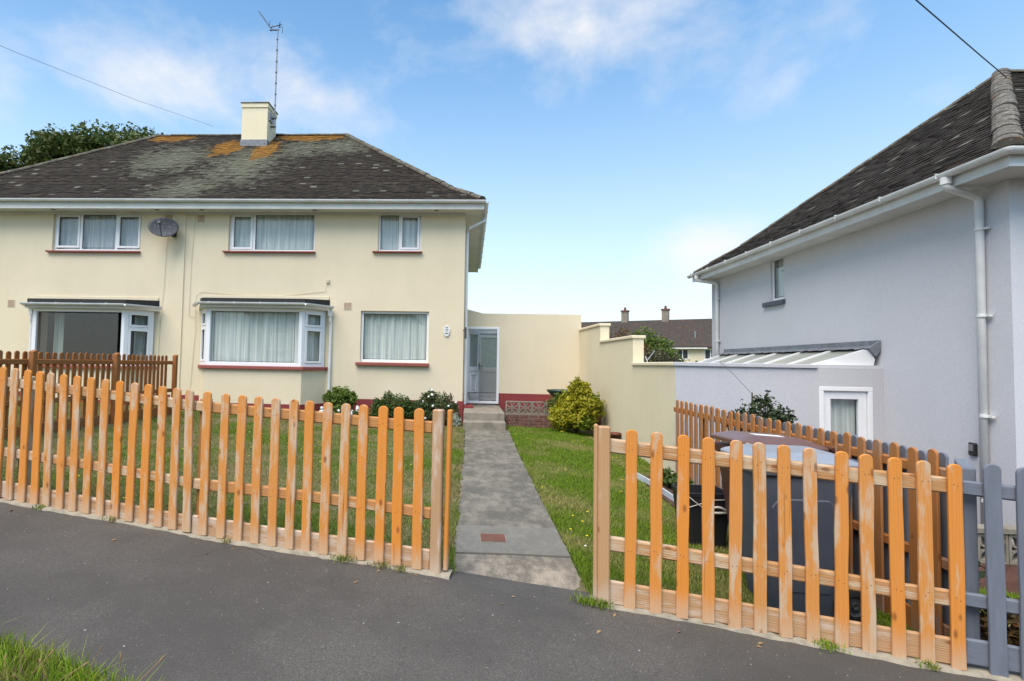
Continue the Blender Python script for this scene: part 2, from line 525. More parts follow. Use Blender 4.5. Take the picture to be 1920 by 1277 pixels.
# ------------------------------------------------------------------ mesh helpers
class MB:
    def __init__(self):
        self.v = []
        self.f = []

    def add(self, vs, fs):
        o = len(self.v)
        self.v += [tuple(p) for p in vs]
        self.f += [tuple(i + o for i in f) for f in fs]
        return self

    def box(self, x0, x1, y0, y1, z0, z1, fr=None):
        vs = [(x, y, zz) for zz in (z0, z1) for y in (y0, y1) for x in (x0, x1)]
        if fr:
            vs = [fr(*p) for p in vs]
        return self.add(vs, [(0, 2, 3, 1), (4, 5, 7, 6), (0, 1, 5, 4), (2, 6, 7, 3), (0, 4, 6, 2), (1, 3, 7, 5)])

    def prism(self, poly, ax, d0, d1, fr=None):
        """poly: 2D outline; ax: 'x','y' or 'z' = extrusion axis"""
        def P(a, b, d):
            p = {'x': (d, a, b), 'y': (a, d, b), 'z': (a, b, d)}[ax]
            return fr(*p) if fr else p
        n = len(poly)
        vs = [P(a, b, d0) for a, b in poly] + [P(a, b, d1) for a, b in poly]
        fs = [tuple(range(n))[::-1], tuple(range(n, 2 * n))]
        fs += [(i, (i + 1) % n, n + (i + 1) % n, n + i) for i in range(n)]
        return self.add(vs, fs)

    def tube(self, pts, r, seg=8, caps=True):
        pts = [Vector(p) for p in pts]
        rs = r if isinstance(r, (list, tuple)) else [r] * len(pts)
        rings = []
        up = Vector((0, 0, 1))
        for i, p in enumerate(pts):
            a = pts[max(i - 1, 0)]
            b = pts[min(i + 1, len(pts) - 1)]
            d = (b - a).normalized()
            ref = up if abs(d.z) < 0.95 else Vector((1, 0, 0))
            u = d.cross(ref).normalized()
            w = u.cross(d).normalized()
            rings.append([p + (u * math.cos(2 * math.pi * k / seg) + w * math.sin(2 * math.pi * k / seg)) * rs[i] for k in range(seg)])
        vs = [q_ for rg in rings for q_ in rg]
        fs = []
        for i in range(len(pts) - 1):
            for k in range(seg):
                k2 = (k + 1) % seg
                fs.append((i * seg + k, i * seg + k2, (i + 1) * seg + k2, (i + 1) * seg + k))
        if caps:
            fs.append(tuple(range(seg))[::-1])
            fs.append(tuple((len(pts) - 1) * seg + k for k in range(seg)))
        return self.add(vs, fs)

    def lathe(self, prof, c=(0, 0, 0), seg=16, axis='z'):
        vs = []
        for rr, h in prof:
            for k in range(seg):
                a = 2 * math.pi * k / seg
                p = (rr * math.cos(a), rr * math.sin(a), h)
                if axis == 'y':
                    p = (p[0], p[2], p[1])
                if axis == 'x':
                    p = (p[2], p[0], p[1])
                vs.append((p[0] + c[0], p[1] + c[1], p[2] + c[2]))
        fs = []
        for i in range(len(prof) - 1):
            for k in range(seg):
                k2 = (k + 1) % seg
                fs.append((i * seg + k, i * seg + k2, (i + 1) * seg + k2, (i + 1) * seg + k))
        return self.add(vs, fs)

    def halfpipe(self, a, b, r, th=0.004, seg=10):
        """gutter: open half round running from a to b (level)"""
        a = Vector(a)
        b = Vector(b)
        d = (b - a).normalized()
        side = d.cross(Vector((0, 0, 1))).normalized()
        ring = []
        for rr in (r, r - th):
            ring.append([side * math.cos(math.pi * k / seg) * rr - Vector((0, 0, 1)) * math.sin(math.pi * k / seg) * rr for k in range(seg + 1)])
        n = seg + 1
        vs = [a + p for p in ring[0]] + [b + p for p in ring[0]] + [a + p for p in ring[1]] + [b + p for p in ring[1]]
        fs = []
        for k in range(seg):
            fs.append((k, k + 1, n + k + 1, n + k))
            fs.append((2 * n + k, 3 * n + k, 3 * n + k + 1, 2 * n + k + 1))
            fs.append((k, 2 * n + k, 2 * n + k + 1, k + 1))
            fs.append((n + k, n + k + 1, 3 * n + k + 1, 3 * n + k))
        for k in (0, seg):
            fs.append((k, n + k, 3 * n + k, 2 * n + k))
        return self.add(vs, fs)

    def build(self, name, mat, parent=None, org=None, smooth=False, recalc=True, bevel=0.0):
        o_ = org if org is not None else (ORG.get(parent.name, (0, 0, 0)) if parent else (0, 0, 0))
        me = bpy.data.meshes.new(name)
        me.from_pydata([(p[0] - o_[0], p[1] - o_[1], p[2] - o_[2]) for p in self.v], [], self.f)
        if recalc or bevel:
            bm = bmesh.new()
            bm.from_mesh(me)
            if recalc:
                bmesh.ops.recalc_face_normals(bm, faces=bm.faces)
            if bevel:
                es = [e for e in bm.edges if len(e.link_faces) == 2 and e.calc_face_angle(0) > 0.6]
                bmesh.ops.bevel(bm, geom=es, offset=bevel, segments=1, affect='EDGES', clamp_overlap=True)
            bm.to_mesh(me)
            bm.free()
        if smooth:
            for p in me.polygons:
                p.use_smooth = True
        me.materials.append(M[mat] if isinstance(mat, str) else mat)
        ob = bpy.data.objects.new(name, me)
        COL.objects.link(ob)
        if parent:
            ob.parent = parent
            ORG[ob.name] = o_
        else:
            ob.location = o_
            ORG[ob.name] = o_
        return ob


ORG = {}


def tag(o, label, cat, group=None):
    o['label'] = label
    o['category'] = cat
    if group:
        o['group'] = group
    return o


def thing(name, loc, label, cat, group=None):
    o = bpy.data.objects.new(name, None)
    o.empty_display_size = 0.2
    COL.objects.link(o)
    o.location = loc
    ORG[o.name] = tuple(loc)
    return tag(o, label, cat, group)


def struct(o, kind='structure'):
    o['kind'] = kind
    return o


def raw(name, v, f4, mat, parent=None, tris=False):
    """fast numpy mesh; v (N,3), f4 (M,4) or (M,3)"""
    me = bpy.data.meshes.new(name)
    k = f4.shape[1]
    me.vertices.add(len(v))
    me.vertices.foreach_set('co', np.ascontiguousarray(v, dtype=np.float32).ravel())
    me.loops.add(f4.size)
    me.loops.foreach_set('vertex_index', np.ascontiguousarray(f4, dtype=np.int32).ravel())
    me.polygons.add(len(f4))
    me.polygons.foreach_set('loop_start', np.arange(0, f4.size, k, dtype=np.int32))
    me.update(calc_edges=True)
    me.materials.append(M[mat] if isinstance(mat, str) else mat)
    ob = bpy.data.objects.new(name, me)
    COL.objects.link(ob)
    if parent:
        ob.parent = parent
    ORG[ob.name] = ORG.get(parent.name, (0, 0, 0)) if parent else (0, 0, 0)
    return ob


def copy_part(src, parent, loc, rot=None, scale=None):
    c = src.copy()
    COL.objects.link(c)
    c.parent = parent
    c.location = loc
    if rot is not None:
        c.rotation_euler = rot
    if scale is not None:
        c.scale = scale
    return c


# ------------------------------------------------------------------ ground heights (the street falls to the right)
FA = np.array([-4.03, 4.565])
FT = np.array([0.98616, -0.16578])
FN = np.array([0.16578, 0.98616])        # towards the houses
GS = [-30, -9, -4, -0.13, 1.1, 2.1, 3.0, 3.9, 5.0, 6.1, 7.0, 9.0, 14.0, 40]
GZ = [1.9, 0.86, 0.57, 0.325, 0.245, 0.172, 0.132, 0.085, 0.006, -0.075, -0.142, -0.27, -0.55, -1.6]
BX = [-30, -14, -8, -6.5, -5, -3, 0, 2, 3.2, 6, 12, 30]
BZ = [1.4, 0.7, 0.48, 0.40, 0.27, 0.23, 0.22, 0.20, 0.02, -0.66, -0.7, -1.0]


def smooth(a):
    a = np.clip(a, 0, 1)
    return a * a * (3 - 2 * a)


def ground(x, y):
    x = np.asarray(x, float)
    y = np.asarray(y, float)
    dn = (x - FA[0]) * FN[0] + (y - FA[1]) * FN[1]
    s_front = (x - FA[0]) * FT[0] + (y - FA[1]) * FT[1]
    s_back = (x - FA[0]) / FT[0]
    s = np.where(dn > 0, s_back, s_front)
    zf = np.interp(s, GS, GZ)
    zb = np.interp(x, BX, BZ)
    # neighbour's plot on the right drops faster
    k = smooth((y - 4.2) / 7.2)
    kr = smooth((y - 3.6) / 2.6)
    kk = np.where(x > 3.16, kr, k)
    zb = np.where(x > 3.16, np.interp(x, [3.16, 4.2, 6, 30], [-0.3, -0.5, -0.66, -1.2]), zb)
    zz = np.where(dn > 0, zf * (1 - kk) + zb * kk, zf)
    # the turf meets the path level on both sides and lies below the slabs
    pz = np.interp(y, [3.6, 4.2, 5.2, 8, 11.5], [0.05, 0.055, 0.05, 0.10, 0.225])
    out = np.maximum(np.maximum(-0.08 - x, x - 0.85), 0.0)
    kp = (1 - smooth(out / 0.7)) * smooth((dn - 0.05) / 0.35)
    zp = np.where(out > 0.0, pz + 0.004, pz - 0.05)
    return zz * (1 - kp) + zp * kp


def fence_pt(s, d=0.0):
    p = FA + FT * s + FN * d
    return p[0], p[1]


def sheet(name, xs, ys, mat, dz=0.0, keep=None):
    X, Y = np.meshgrid(xs, ys)
    Z = ground(X, Y) + dz
    v = np.stack([X, Y, Z], -1).reshape(-1, 3)
    nx = len(xs)
    f = []
    for j in range(len(ys) - 1):
        for i in range(nx - 1):
            if keep is None or keep((xs[i] + xs[i + 1]) / 2, (ys[j] + ys[j + 1]) / 2):
                a = j * nx + i
                f.append((a, a + 1, a + nx + 1, a + nx))
    return raw(name, v, np.array(f), mat)


# big ground sheet to the horizon
gx = np.array([-900, -300, -100, -50, -30, 30, 60, 120, 300, 900], float)
v = np.array([(x, y, -1.9) for y in gx for x in gx])
f = np.array([(j * 10 + i, j * 10 + i + 1, j * 10 + i + 11, j * 10 + i + 10) for j in range(9) for i in range(9)])
struct(raw('ground', v, f, 'turf'))

# garden soil and turf under the grass: behind the fence line
def strip(name, s0, s1, ns, d_list, mat, dz, fn=None):
    """sheet in fence coordinates (s along, d behind the fence, negative = street side)"""
    ss = np.linspace(s0, s1, ns)
    vs, n = [], len(d_list)
    for s in ss:
        for d in d_list:
            x, y = fence_pt(s, d)
            vs.append((x, y, float(ground(x, y)) + (dz(s, d) if callable(dz) else dz)))
    fs = []
    for i in range(ns - 1):
        for j in range(n - 1):
            a = i * n + j
            fs.append((a, a + n, a + n + 1, a + 1))
    return raw(name, np.array(vs), np.array(fs), mat)


lawn = struct(sheet('lawn', np.concatenate([np.arange(-24, -8, 1.0), np.arange(-8, 3.17, 0.25), [3.161]]), np.arange(2.6, 15.0, 0.2), 'turf', -0.012,
                    lambda x, y: (x - FA[0]) * FN[0] + (y - FA[1]) * FN[1] > 0.0))
struct(sheet('garden', np.concatenate([[3.161], np.arange(3.3, 8, 0.3), np.arange(8, 30, 2.0)]), np.arange(0.0, 15.0, 0.2), 'soil', -0.012,
             lambda x, y: (x - FA[0]) * FN[0] + (y - FA[1]) * FN[1] > 0.0))
struct(sheet('flower_bed', np.arange(2.46, 3.15, 0.1), np.arange(6.55, 8.16, 0.1), 'soil', 0.006))
pave = struct(strip('pavement', -26, 26, 105, [0.14, 0.0, -0.07, -0.3, -1, -2, -3, -3.9], 'asphalt', 0.0))
# mortar edging along the foot of the fence
ss = np.arange(-10, 12, 0.06)
rr = RNG.normal(0, 1, (len(ss), 3))
vs = []
for i, s in enumerate(ss):
    w = 0.062 + 0.012 * math.sin(s * 3.1) + 0.006 * rr[i, 0]
    h = 0.022 + 0.004 * rr[i, 1]
    for d, hh in ((-w, -0.004), (-w + 0.012, h * 0.75), (-0.012, h), (0.06, h)):
        x, y = fence_pt(s, d)
        vs.append((x, y, float(ground(*fence_pt(s, min(d, -0.001)))) + hh))
fs = [(i * 4 + j, i * 4 + 4 + j, i * 4 + 5 + j, i * 4 + 1 + j) for i in range(len(ss) - 1) for j in range(3) if not (3.98 < ss[i] < 4.92)]
struct(raw('mortar_edging', np.array(vs), np.array(fs), 'mortar'))
# road and kerb behind the camera
struct(strip('road', -26, 26, 60, [-4.05, -8, -12], 'asphalt', -0.11))
kb = MB()
for i in range(44):
    s0 = -20 + i * 0.915
    pts = []
    for s in (s0, s0 + 0.905):
        for d in (-4.05, -3.9):
            x, y = fence_pt(s, d)
            g_ = float(ground(x, y))
            pts += [(x, y, g_ - 0.2), (x, y, g_ + 0.012)]
    kb.add(pts, [(0, 1, 3, 2), (4, 6, 7, 5), (0, 4, 5, 1), (2, 3, 7, 6), (1, 5, 7, 3), (0, 2, 6, 4)])
struct(kb.build('kerb', 'concrete'))

# verge in the corner (grass strip between footway and road)
VP = [(-9.0, 3.95), (-4.5, 3.05), (-2.9, 2.70), (-2.25, 2.56), (-1.70, 2.40), (-1.28, 2.24), (-1.02, 2.02), (-0.92, 1.6), (-0.9, 0.9), (-6, 1.6), (-9, 2.1)]


def in_poly(x, y, poly):
    c = np.zeros(np.shape(x), bool)
    n = len(poly)
    for i in range(n):
        x0, y0 = poly[i]
        x1, y1 = poly[(i + 1) % n]
        if y0 == y1:
            continue
        c ^= ((y0 > y) != (y1 > y)) & (x < (x1 - x0) * (y - y0) / (y1 - y0) + x0)
    return c


vb = MB()
vb.add([(x, y, float(ground(x, y)) + 0.02) for x, y in VP], [tuple(range(len(VP)))])
struct(vb.build('verge', 'soil'))


# ------------------------------------------------------------------ grass blades
def blades(name, px, py, pz, h, w, mat, label, cat='grass', lean=0.45, seg=2, parent=None):
    n = len(px)
    a = RNG.uniform(0, 2 * np.pi, n)
    la = RNG.uniform(0, 2 * np.pi, n)
    l = np.abs(RNG.normal(0, lean, n)) * h
    dx, dy = np.cos(a) * w / 2, np.sin(a) * w / 2
    lx, ly = np.cos(la) * l, np.sin(la) * l
    b = np.stack([px, py, pz], -1)
    off = np.stack([dx, dy, np.zeros(n)], -1)
    if seg == 1:
        tip = b + np.stack([lx, ly, h], -1)
        v = np.stack([b - off, b + off, tip], 1).reshape(-1, 3)
        f = np.arange(3 * n).reshape(-1, 3)
    else:
        mid = b + np.stack([lx * 0.35, ly * 0.35, h * 0.6], -1)
        tip = b + np.stack([lx, ly, h * 0.95], -1)
        v = np.stack([b - off, b + off, mid + off * 0.7, mid - off * 0.7, tip + off * 0.12, tip - off * 0.12], 1).reshape(-1, 3)
        k = np.arange(n)[:, None] * 6
        f = np.concatenate([k + np.array([0, 1, 2, 3]), k + np.array([3, 2, 4, 5])], 0)
    o = raw(name, v, f, mat, parent)
    if label:
        tag(o, label, cat)
    o['kind'] = 'stuff'
    return o


def scatter(n, x0, x1, ykeep, dens_pow=0.0):
    x = RNG.uniform(x0, x1, n)
    y = 3.3 + (14.3 - 3.3) * RNG.uniform(0, 1, n) ** 1.7
    k = ykeep(x, y)
    return x[k], y[k]


dnf = lambda x, y: (x - FA[0]) * FN[0] + (y - FA[1]) * FN[1]
px, py = scatter(270000, -10.0, -0.08, lambda x, y: (dnf(x, y) > 0.05) & (y < 12.35))
hh = 0.020 + 0.017 * RNG.random(len(px))
edge = (px > -0.30)
hh[edge] *= 1.5
blades('lawn_grass', px, py, ground(px, py) - 0.014, hh, 0.006 + 0.006 * py / 10, 'grass', 'patchy green lawn grass left of the path behind the fence', seg=1, lean=0.7)
px, py = scatter(110000, 0.86, 3.05, lambda x, y: (dnf(x, y) > 0.05) & (y < 12.2) & ((x < 2.45) | (y < 6.6) | (y > 8.05)))
hh = 0.025 + 0.020 * RNG.random(len(px))
hh[px < 0.95] *= 1.35
blades('lawn_grass', px, py, ground(px, py) - 0.014, hh, 0.006 + 0.006 * py / 10, 'grass_r', 'green lawn grass right of the path up to the cream wall', seg=1, lean=0.7)
px = RNG.uniform(3.5, 7, 26000)
py = RNG.uniform(4.3, 6.2, 26000)
k = dnf(px, py) > 0.7
px, py = px[k], py[k]
blades('lawn_grass', px, py, ground(px, py) - 0.014, 0.04 + 0.03 * RNG.random(len(px)), 0.010, 'grass_r', 'strip of lawn grass behind the grey pickets', seg=1, lean=0.7)
# verge: long, lush, near the lens
px = RNG.uniform(-5.0, -0.88, 90000)
py = RNG.uniform(0.9, 3.6, 90000)
k = in_poly(px, py, VP) & (px > -3.6)
px, py = px[k], py[k]
hh = 0.045 + 0.085 * RNG.random(len(px)) ** 1.8
blades('verge_grass', px, py, ground(px, py) + 0.012, hh, 0.0055, 'verge', 'long bright green grass at the near left corner', seg=2, lean=0.55)
# dry stalks at the verge edge
sb_ = MB()
for i in range(26):
    t = random.random()
    bx = -2.0 + 0.95 * t + random.uniform(-0.05, 0.05)
    by = 2.38 - 0.30 * t + random.uniform(-0.14, 0.02)
    gz = float(ground(bx, by))
    h = random.uniform(0.10, 0.24)
    lx, ly = random.uniform(-0.05, 0.16), random.uniform(-0.05, 0.07)
    sb_.tube([(bx, by, gz), (bx + lx * 0.4, by + ly * 0.4, gz + h * 0.6), (bx + lx, by + ly, gz + h)], 0.0018, 4)
    if i % 2:
        sb_.tube([(bx + lx * 0.9, by + ly * 0.9, gz + h * 0.93), (bx + lx, by + ly, gz + h), (bx + lx * 1.12, by + ly * 1.12, gz + h * 1.1)], [0.002, 0.0048, 0.001], 5)
struct(tag(sb_.build('dry_stalks', 'straw'), 'thin dry brown stalks along the verge edge', 'stalks'), 'stuff')

# yellow and white flecks of flowers in the lawn
def flecks(name, n, x0, x1, y0, y1, r, mat, label):
    b = MB()
    for i in range(n):
        x, y = random.uniform(x0, x1), random.uniform(y0, y1)
        if dnf(x, y) < 0.15 or (-0.12 < x < 0.88):
            continue
        zz = float(ground(x, y)) + random.uniform(0.03, 0.06)
        b.lathe([(0.001, 0.006), (r, 0.002), (r * 0.5, -0.004), (0.001, -0.006)], (x, y, zz), 6)
    struct(tag(b.build(name, mat), label, 'flowers'), 'stuff')


flecks('lawn_flowers', 60, -5, 2.6, 4.3, 11.5, 0.013, 'yellow_petal', 'tiny yellow flowers scattered over the lawn')
flecks('lawn_daisies', 14, -5, 2.0, 4.2, 10, 0.012, 'petal', 'tiny white daisies scattered over the lawn')

# ------------------------------------------------------------------ path and steps
PXL, PXR = -0.08, 0.85


def path_z(y):
    return float(np.interp(y, [3.6, 4.2, 5.2, 8, 11.5], [0.05, 0.055, 0.05, 0.10, 0.225]))


path = bpy.data.objects.new('path', None)
COL.objects.link(path)
path['kind'] = 'structure'
ORG['path'] = (0, 0, 0)
for (y0, y1, mat, dz, wl_, rag) in ((5.225, 11.42, 'slab', 0.0, 0.0, 0.016), (4.47, 5.215, 'slab_new', 0.004, 0.015, 0.004), (3.72, 4.46, 'slab_rough', -0.008, 0.02, 0.012)):
    b = MB()
    ys = np.linspace(y0, y1, int((y1 - y0) / 0.08) + 2)
    pts = []
    for i, y in enumerate(ys):
        l = PXL - wl_ + random.gauss(0, rag) + (0.02 if y > 8 else 0)
        r = PXR + random.gauss(0, 0.005)
        if y < 4.2:
            l = max(l, -0.12)
            r = r + (4.2 - y) * 0.06
        zz = path_z(y) + dz
        if y < 4.5:
            zz = path_z(y) + dz - smooth((4.5 - y) / 0.8) * 0.02
        yl = max(y, 3.93) if y < 4.0 else y
        zl = zz + (0.012 if y < 4.3 else 0)
        zr = zz - (0.035 * smooth((4.5 - y) / 0.7) if y < 4.5 else 0)
        pts += [(l, yl, zl - 0.12), (l, yl, zl), ((l + r) / 2, (y + yl) / 2, (zl + zr) / 2 + 0.004), (r, y, zr), (r, y, zr - 0.12)]
    fs = []
    for i in range(len(ys) - 1):
        for j in range(4):
            a = i * 5 + j
            fs.append((a, a + 5, a + 6, a + 1))
    fs.append((0, 1, 2, 3, 4))
    e = (len(ys) - 1) * 5
    fs.append((e, e + 1, e + 2, e + 3, e + 4))
    b.add(pts, fs)
    b.build('slab', mat, path)

cov = MB()
cz = path_z(4.85) + 0.006
cov.box(0.13, 0.345, 4.75, 4.955, cz - 0.03, cz + 0.006)
co = cov.build('stopcock_cover', 'rust', None, (0.24, 4.85, cz))
tag(co, 'small rusty square cover set in the grey path slab', 'drain cover')
cf = MB()
for a in ((0.118, 0.128, 4.738, 4.967), (0.347, 0.357, 4.738, 4.967), (0.128, 0.347, 4.738, 4.748), (0.128, 0.347, 4.957, 4.967)):
    cf.box(*a, cz - 0.03, cz + 0.004)
cf.build('cover_frame', 'concrete', co)

st = thing('front_steps', (0.32, 12, 0.2), 'two grey concrete steps and landing below the open white door', 'steps')
for (y0, y1, z0, z1, nm) in ((11.42, 11.85, 0.05, 0.385, 'lower_step'), (11.84, 14.19, 0.05, 0.545, 'landing')):
    b = MB()
    b.box(-0.11, 0.80, y0, y1, z0, z1)
    b.build(nm, 'concrete', st, bevel=0.012)
b = MB()
b.box(-0.132, 0.11, 13.0, 13.8, 0.545, 0.60)
b.build('red_kerb', 'plinth', st, bevel=0.006)


# ------------------------------------------------------------------ wall with openings, in a local frame
def frame(o, r, n):
    """local (a along r, b along outward n, c up) -> world"""
    o, r, n = Vector(o), Vector(r).normalized(), Vector(n).normalized()
    return lambda a, b, c: tuple(o + r * a + n * b + Vector((0, 0, c)))


def wall_holes(mb, fr, a0, a1, c0, c1, th, holes):
    xs = sorted({a0, a1} | {h[0] for h in holes} | {h[1] for h in holes})
    zs = sorted({c0, c1} | {h[2] for h in holes} | {h[3] for h in holes})
    for i in range(len(xs) - 1):
        for j in range(len(zs) - 1):
            mx_, mz_ = (xs[i] + xs[i + 1]) / 2, (zs[j] + zs[j + 1]) / 2
            if any(h[0] < mx_ < h[1] and h[2] < mz_ < h[3] for h in holes):
                continue
            p = [(xs[i], zs[j]), (xs[i + 1], zs[j]), (xs[i + 1], zs[j + 1]), (xs[i], zs[j + 1])]
            mb.add([fr(a, 0, c) for a, c in p], [(0, 1, 2, 3)])
            mb.add([fr(a, -th, c) for a, c in p], [(3, 2, 1, 0)])
    for h in list(holes) + [(a0, a1, c0, c1)]:
        p = [(h[0], h[2]), (h[1], h[2]), (h[1], h[3]), (h[0], h[3])]
        for i in range(4):
            (xa, za), (xb, zb_) = p[i], p[(i + 1) % 4]
            mb.add([fr(xa, 0, za), fr(xb, 0, zb_), fr(xb, -th, zb_), fr(xa, -th, za)], [(0, 1, 2, 3)])


def rect_frame(mb, fr, a0, a1, c0, c1, w, b0, b1):
    for (x0, x1, z0, z1) in ((a0, a1, c0, c0 + w), (a0, a1, c1 - w, c1), (a0, a0 + w, c0 + w, c1 - w), (a1 - w, a1, c0 + w, c1 - w)):
        mb.box(x0, x1, b0, b1, z0, z1, fr)


def curtain(name, fr, a0, a1, c0, c1, b, mat, parent, amp=0.022, seed=0):
    n = max(int((a1 - a0) / 0.02), 6)
    ph = np.cumsum(np.random.default_rng(seed).uniform(0.25, 1.0, n + 1))
    mb = MB()
    vs = []
    for i in range(n + 1):
        a = a0 + (a1 - a0) * i / n
        d = b + amp * math.sin(ph[i])
        vs += [fr(a, d, c0), fr(a, d * 1.02 - 0.002, c1)]
    mb.add(vs, [(2 * i, 2 * i + 2, 2 * i + 3, 2 * i + 1) for i in range(n)])
    return mb.build(name, mat, parent, recalc=False, smooth=True)


def window(root, fr, w, h, lights, sill=None, net='net', setback=0.07, fw=0.05, sillmat='sill', seed=1, drop=0.0, name='window'):
    """lights: (a0,a1,c0,c1,opening). fr origin = lower left corner of the opening on the wall face"""
    b0, b1 = -setback - 0.06, -setback
    f = MB()
    rect_frame(f, fr, 0, w, 0, h, fw, b0, b1)
    for (x0, x1, z0, z1) in sill_mull(lights, w, h, fw):
        f.box(x0, x1, b0, b1 - 0.001, z0, z1, fr)
    win = f.build(name, 'upvc', root, bevel=0.006)
    for (x0, x1, z0, z1, op) in lights:
        if op:
            s = MB()
            rect_frame(s, fr, x0 + 0.004, x1 - 0.004, z0 + 0.004, z1 - 0.004, 0.055, b1 - 0.03, b1 + 0.014)
            s.build('sash', 'upvc', win, bevel=0.005)
            x0, x1, z0, z1 = x0 + 0.057, x1 - 0.057, z0 + 0.057, z1 - 0.057
        g = MB()
        g.box(x0 + 0.002, x1 - 0.002, b0 + 0.02, b0 + 0.032, z0 + 0.002, z1 - 0.002, fr)
        g.build('pane', 'glass', win)
        gk = MB()
        rect_frame(gk, fr, x0 + 0.0025, x1 - 0.0025, z0 + 0.0025, z1 - 0.0025, 0.010, b0 + 0.033, b0 + 0.042)
        gk.build('gasket', 'dark_metal', win)
    if net:
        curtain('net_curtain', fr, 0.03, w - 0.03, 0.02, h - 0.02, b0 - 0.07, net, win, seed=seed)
    if sill:
        l, r, th, pr = sill
        s = MB()
        s.prism([(-0.10, 0.0), (pr, -0.015), (pr, -th), (-0.10, -th)], 'x', -l, w + r, lambda d, bb, cc: fr(d, bb, cc))
        s.build('sill', sillmat, win, bevel=0.006)
    return win


def sill_mull(lights, w, h, fw):
    """bars filling the gaps between neighbouring lights"""
    out = []
    xs = sorted({(l[0], l[1]) for l in lights})
    for i in range(len(xs) - 1):
        if xs[i + 1][0] > xs[i][1]:
            out.append((xs[i][1], xs[i + 1][0], fw, h - fw))
    zs = sorted({(l[2], l[3]) for l in lights})
    for i in range(len(zs) - 1):
        if zs[i + 1][0] > zs[i][1]:
            a = [l for l in lights if l[2] == zs[i][0]][0]
            out.append((a[0], a[1], zs[i][1], zs[i + 1][0]))
    return out


# ------------------------------------------------------------------ roofs
def prof(t):
    """height over the eaves at plan distance t: bell-cast foot, then about 40 degrees"""
    return 0.66 * t if t < 0.85 else 0.66 * 0.85 + 0.825 * (t - 0.85)


def tiles(name, O, e, i, u0, u1, l0, l1, T, ztop, mat, root, kt=1.0, gauge=0.112, wid=0.172, th=0.012, tmax=None, label=None):
    """plain tiles as real wedges: eave from O+e*u0 to O+e*u1; at distance T the ends have moved in by l0 / l1"""
    O, e, i = np.array(O, float), np.array(e, float), np.array(i, float)
    vs, fs = [], []
    sl = 0.0
    ts = [0.0]
    while ts[-1] < T:
        t = ts[-1]
        g = 0.66 if t * kt < 0.85 else 0.825
        ts.append(t + gauge / math.sqrt(1 + (g * kt) ** 2))
    rs = random.Random(name + str(O))
    for r in range(len(ts) - 1):
        t0, t1 = ts[r], min(ts[r + 1] + 0.02, T + 0.02)
        z0, z1 = prof(t0 * kt), prof(t1 * kt)
        ua, ub = u0 + l0 * t0 / T, u1 - l1 * t0 / T
        ua1, ub1 = u0 + l0 * t1 / T, u1 - l1 * t1 / T
        u = ua - (wid / 2 if r % 2 else 0) - 0.0
        g = (z1 - z0) / (t1 - t0)
        nrm = np.array([-i[0] * g, -i[1] * g, 1.0])
        nrm /= np.linalg.norm(nrm)
        while u < ub:
            a, b_ = max(u, ua), min(u + wid - 0.004, ub)
            if b_ - a > 0.02:
                a1, b1 = min(max(a, ua1), ub1), max(min(b_, ub1), ua1)
                lift = th + rs.uniform(-0.004, 0.007)
                dt = rs.uniform(-0.006, 0.006)
                P = lambda uu, tt, zz, k: O + e * uu + i * (tt + dt) + np.array([0, 0, zz]) + nrm * k
                o_ = len(vs)
                sk = rs.uniform(-0.003, 0.003)
                vs += [P(a, t0, z0, -0.004), P(b_, t0, z0, -0.004), P(a, t0, z0, lift + sk), P(b_, t0, z0, lift - sk), P(b1, t1, z1, 0.002), P(a1, t1, z1, 0.002)]
                fs += [(o_, o_ + 1, o_ + 3, o_ + 2), (o_ + 2, o_ + 3, o_ + 4, o_ + 5), (o_, o_ + 2, o_ + 5, o_ + 5), (o_ + 1, o_ + 4, o_ + 3, o_ + 3)]
            u += wid
    org = np.array(ORG[root.name])
    v = np.array(vs) - org
    # triangles are stored as quads with a repeated corner: split them out
    f3 = [f_[:3] for f_ in fs if f_[2] == f_[3]]
    f4 = [f_ for f_ in fs if f_[2] != f_[3]]
    me = bpy.data.meshes.new(name)
    me.from_pydata([tuple(p) for p in v], [], f4 + f3)
    me.materials.append(mat)
    ob = bpy.data.objects.new(name, me)
    COL.objects.link(ob)
    ob.parent = root
    ob['kind'] = 'stuff'
    return ob


def roof_shell(mb, polys):
    for p in polys:
        mb.add(p, [tuple(range(len(p)))])


def ridge_tiles(root, pts, r, mat, step=0.30, name='ridge_tile', lapped=True):
    """half round ridge or hip tiles, each its own piece, along a polyline"""
    pts = [Vector(p) for p in pts]
    seg = 7
    org = Vector(ORG[root.name])
    for a, b in zip(pts[:-1], pts[1:]):
        L = (b - a).length
        n = max(1, round(L / step))
        d = (b - a).normalized()
        side = d.cross(Vector((0, 0, 1))).normalized()
        up = side.cross(d).normalized()
        for k in range(n):
            p0, p1 = a + d * (L * k / n + random.uniform(-0.02, 0.02)), a + d * (L * (k + 1) / n + 0.03)
            mb = MB()
            vs = []
            jig = side * random.uniform(-0.008, 0.008) + up * random.uniform(-0.008, 0.006)
            sr = random.uniform(0.96, 1.05)
            for p, rr_ in ((p0 + jig, r * 1.07 * sr), (p1 + jig, r * 0.99 * sr)):
                for j in range(seg + 1):
                    an = math.pi * (j / seg) 
                    vs.append(p + side * math.cos(an) * rr_ + up * (math.sin(an) * rr_ * 0.72 - 0.02))
            fs = [(j, j + 1, seg + 2 + j, seg + 1 + j) for j in range(seg)]
            fs.append(tuple(range(seg + 1)))
            mb.add(vs, fs)
            ob = mb.build(name, mat, root, smooth=False)


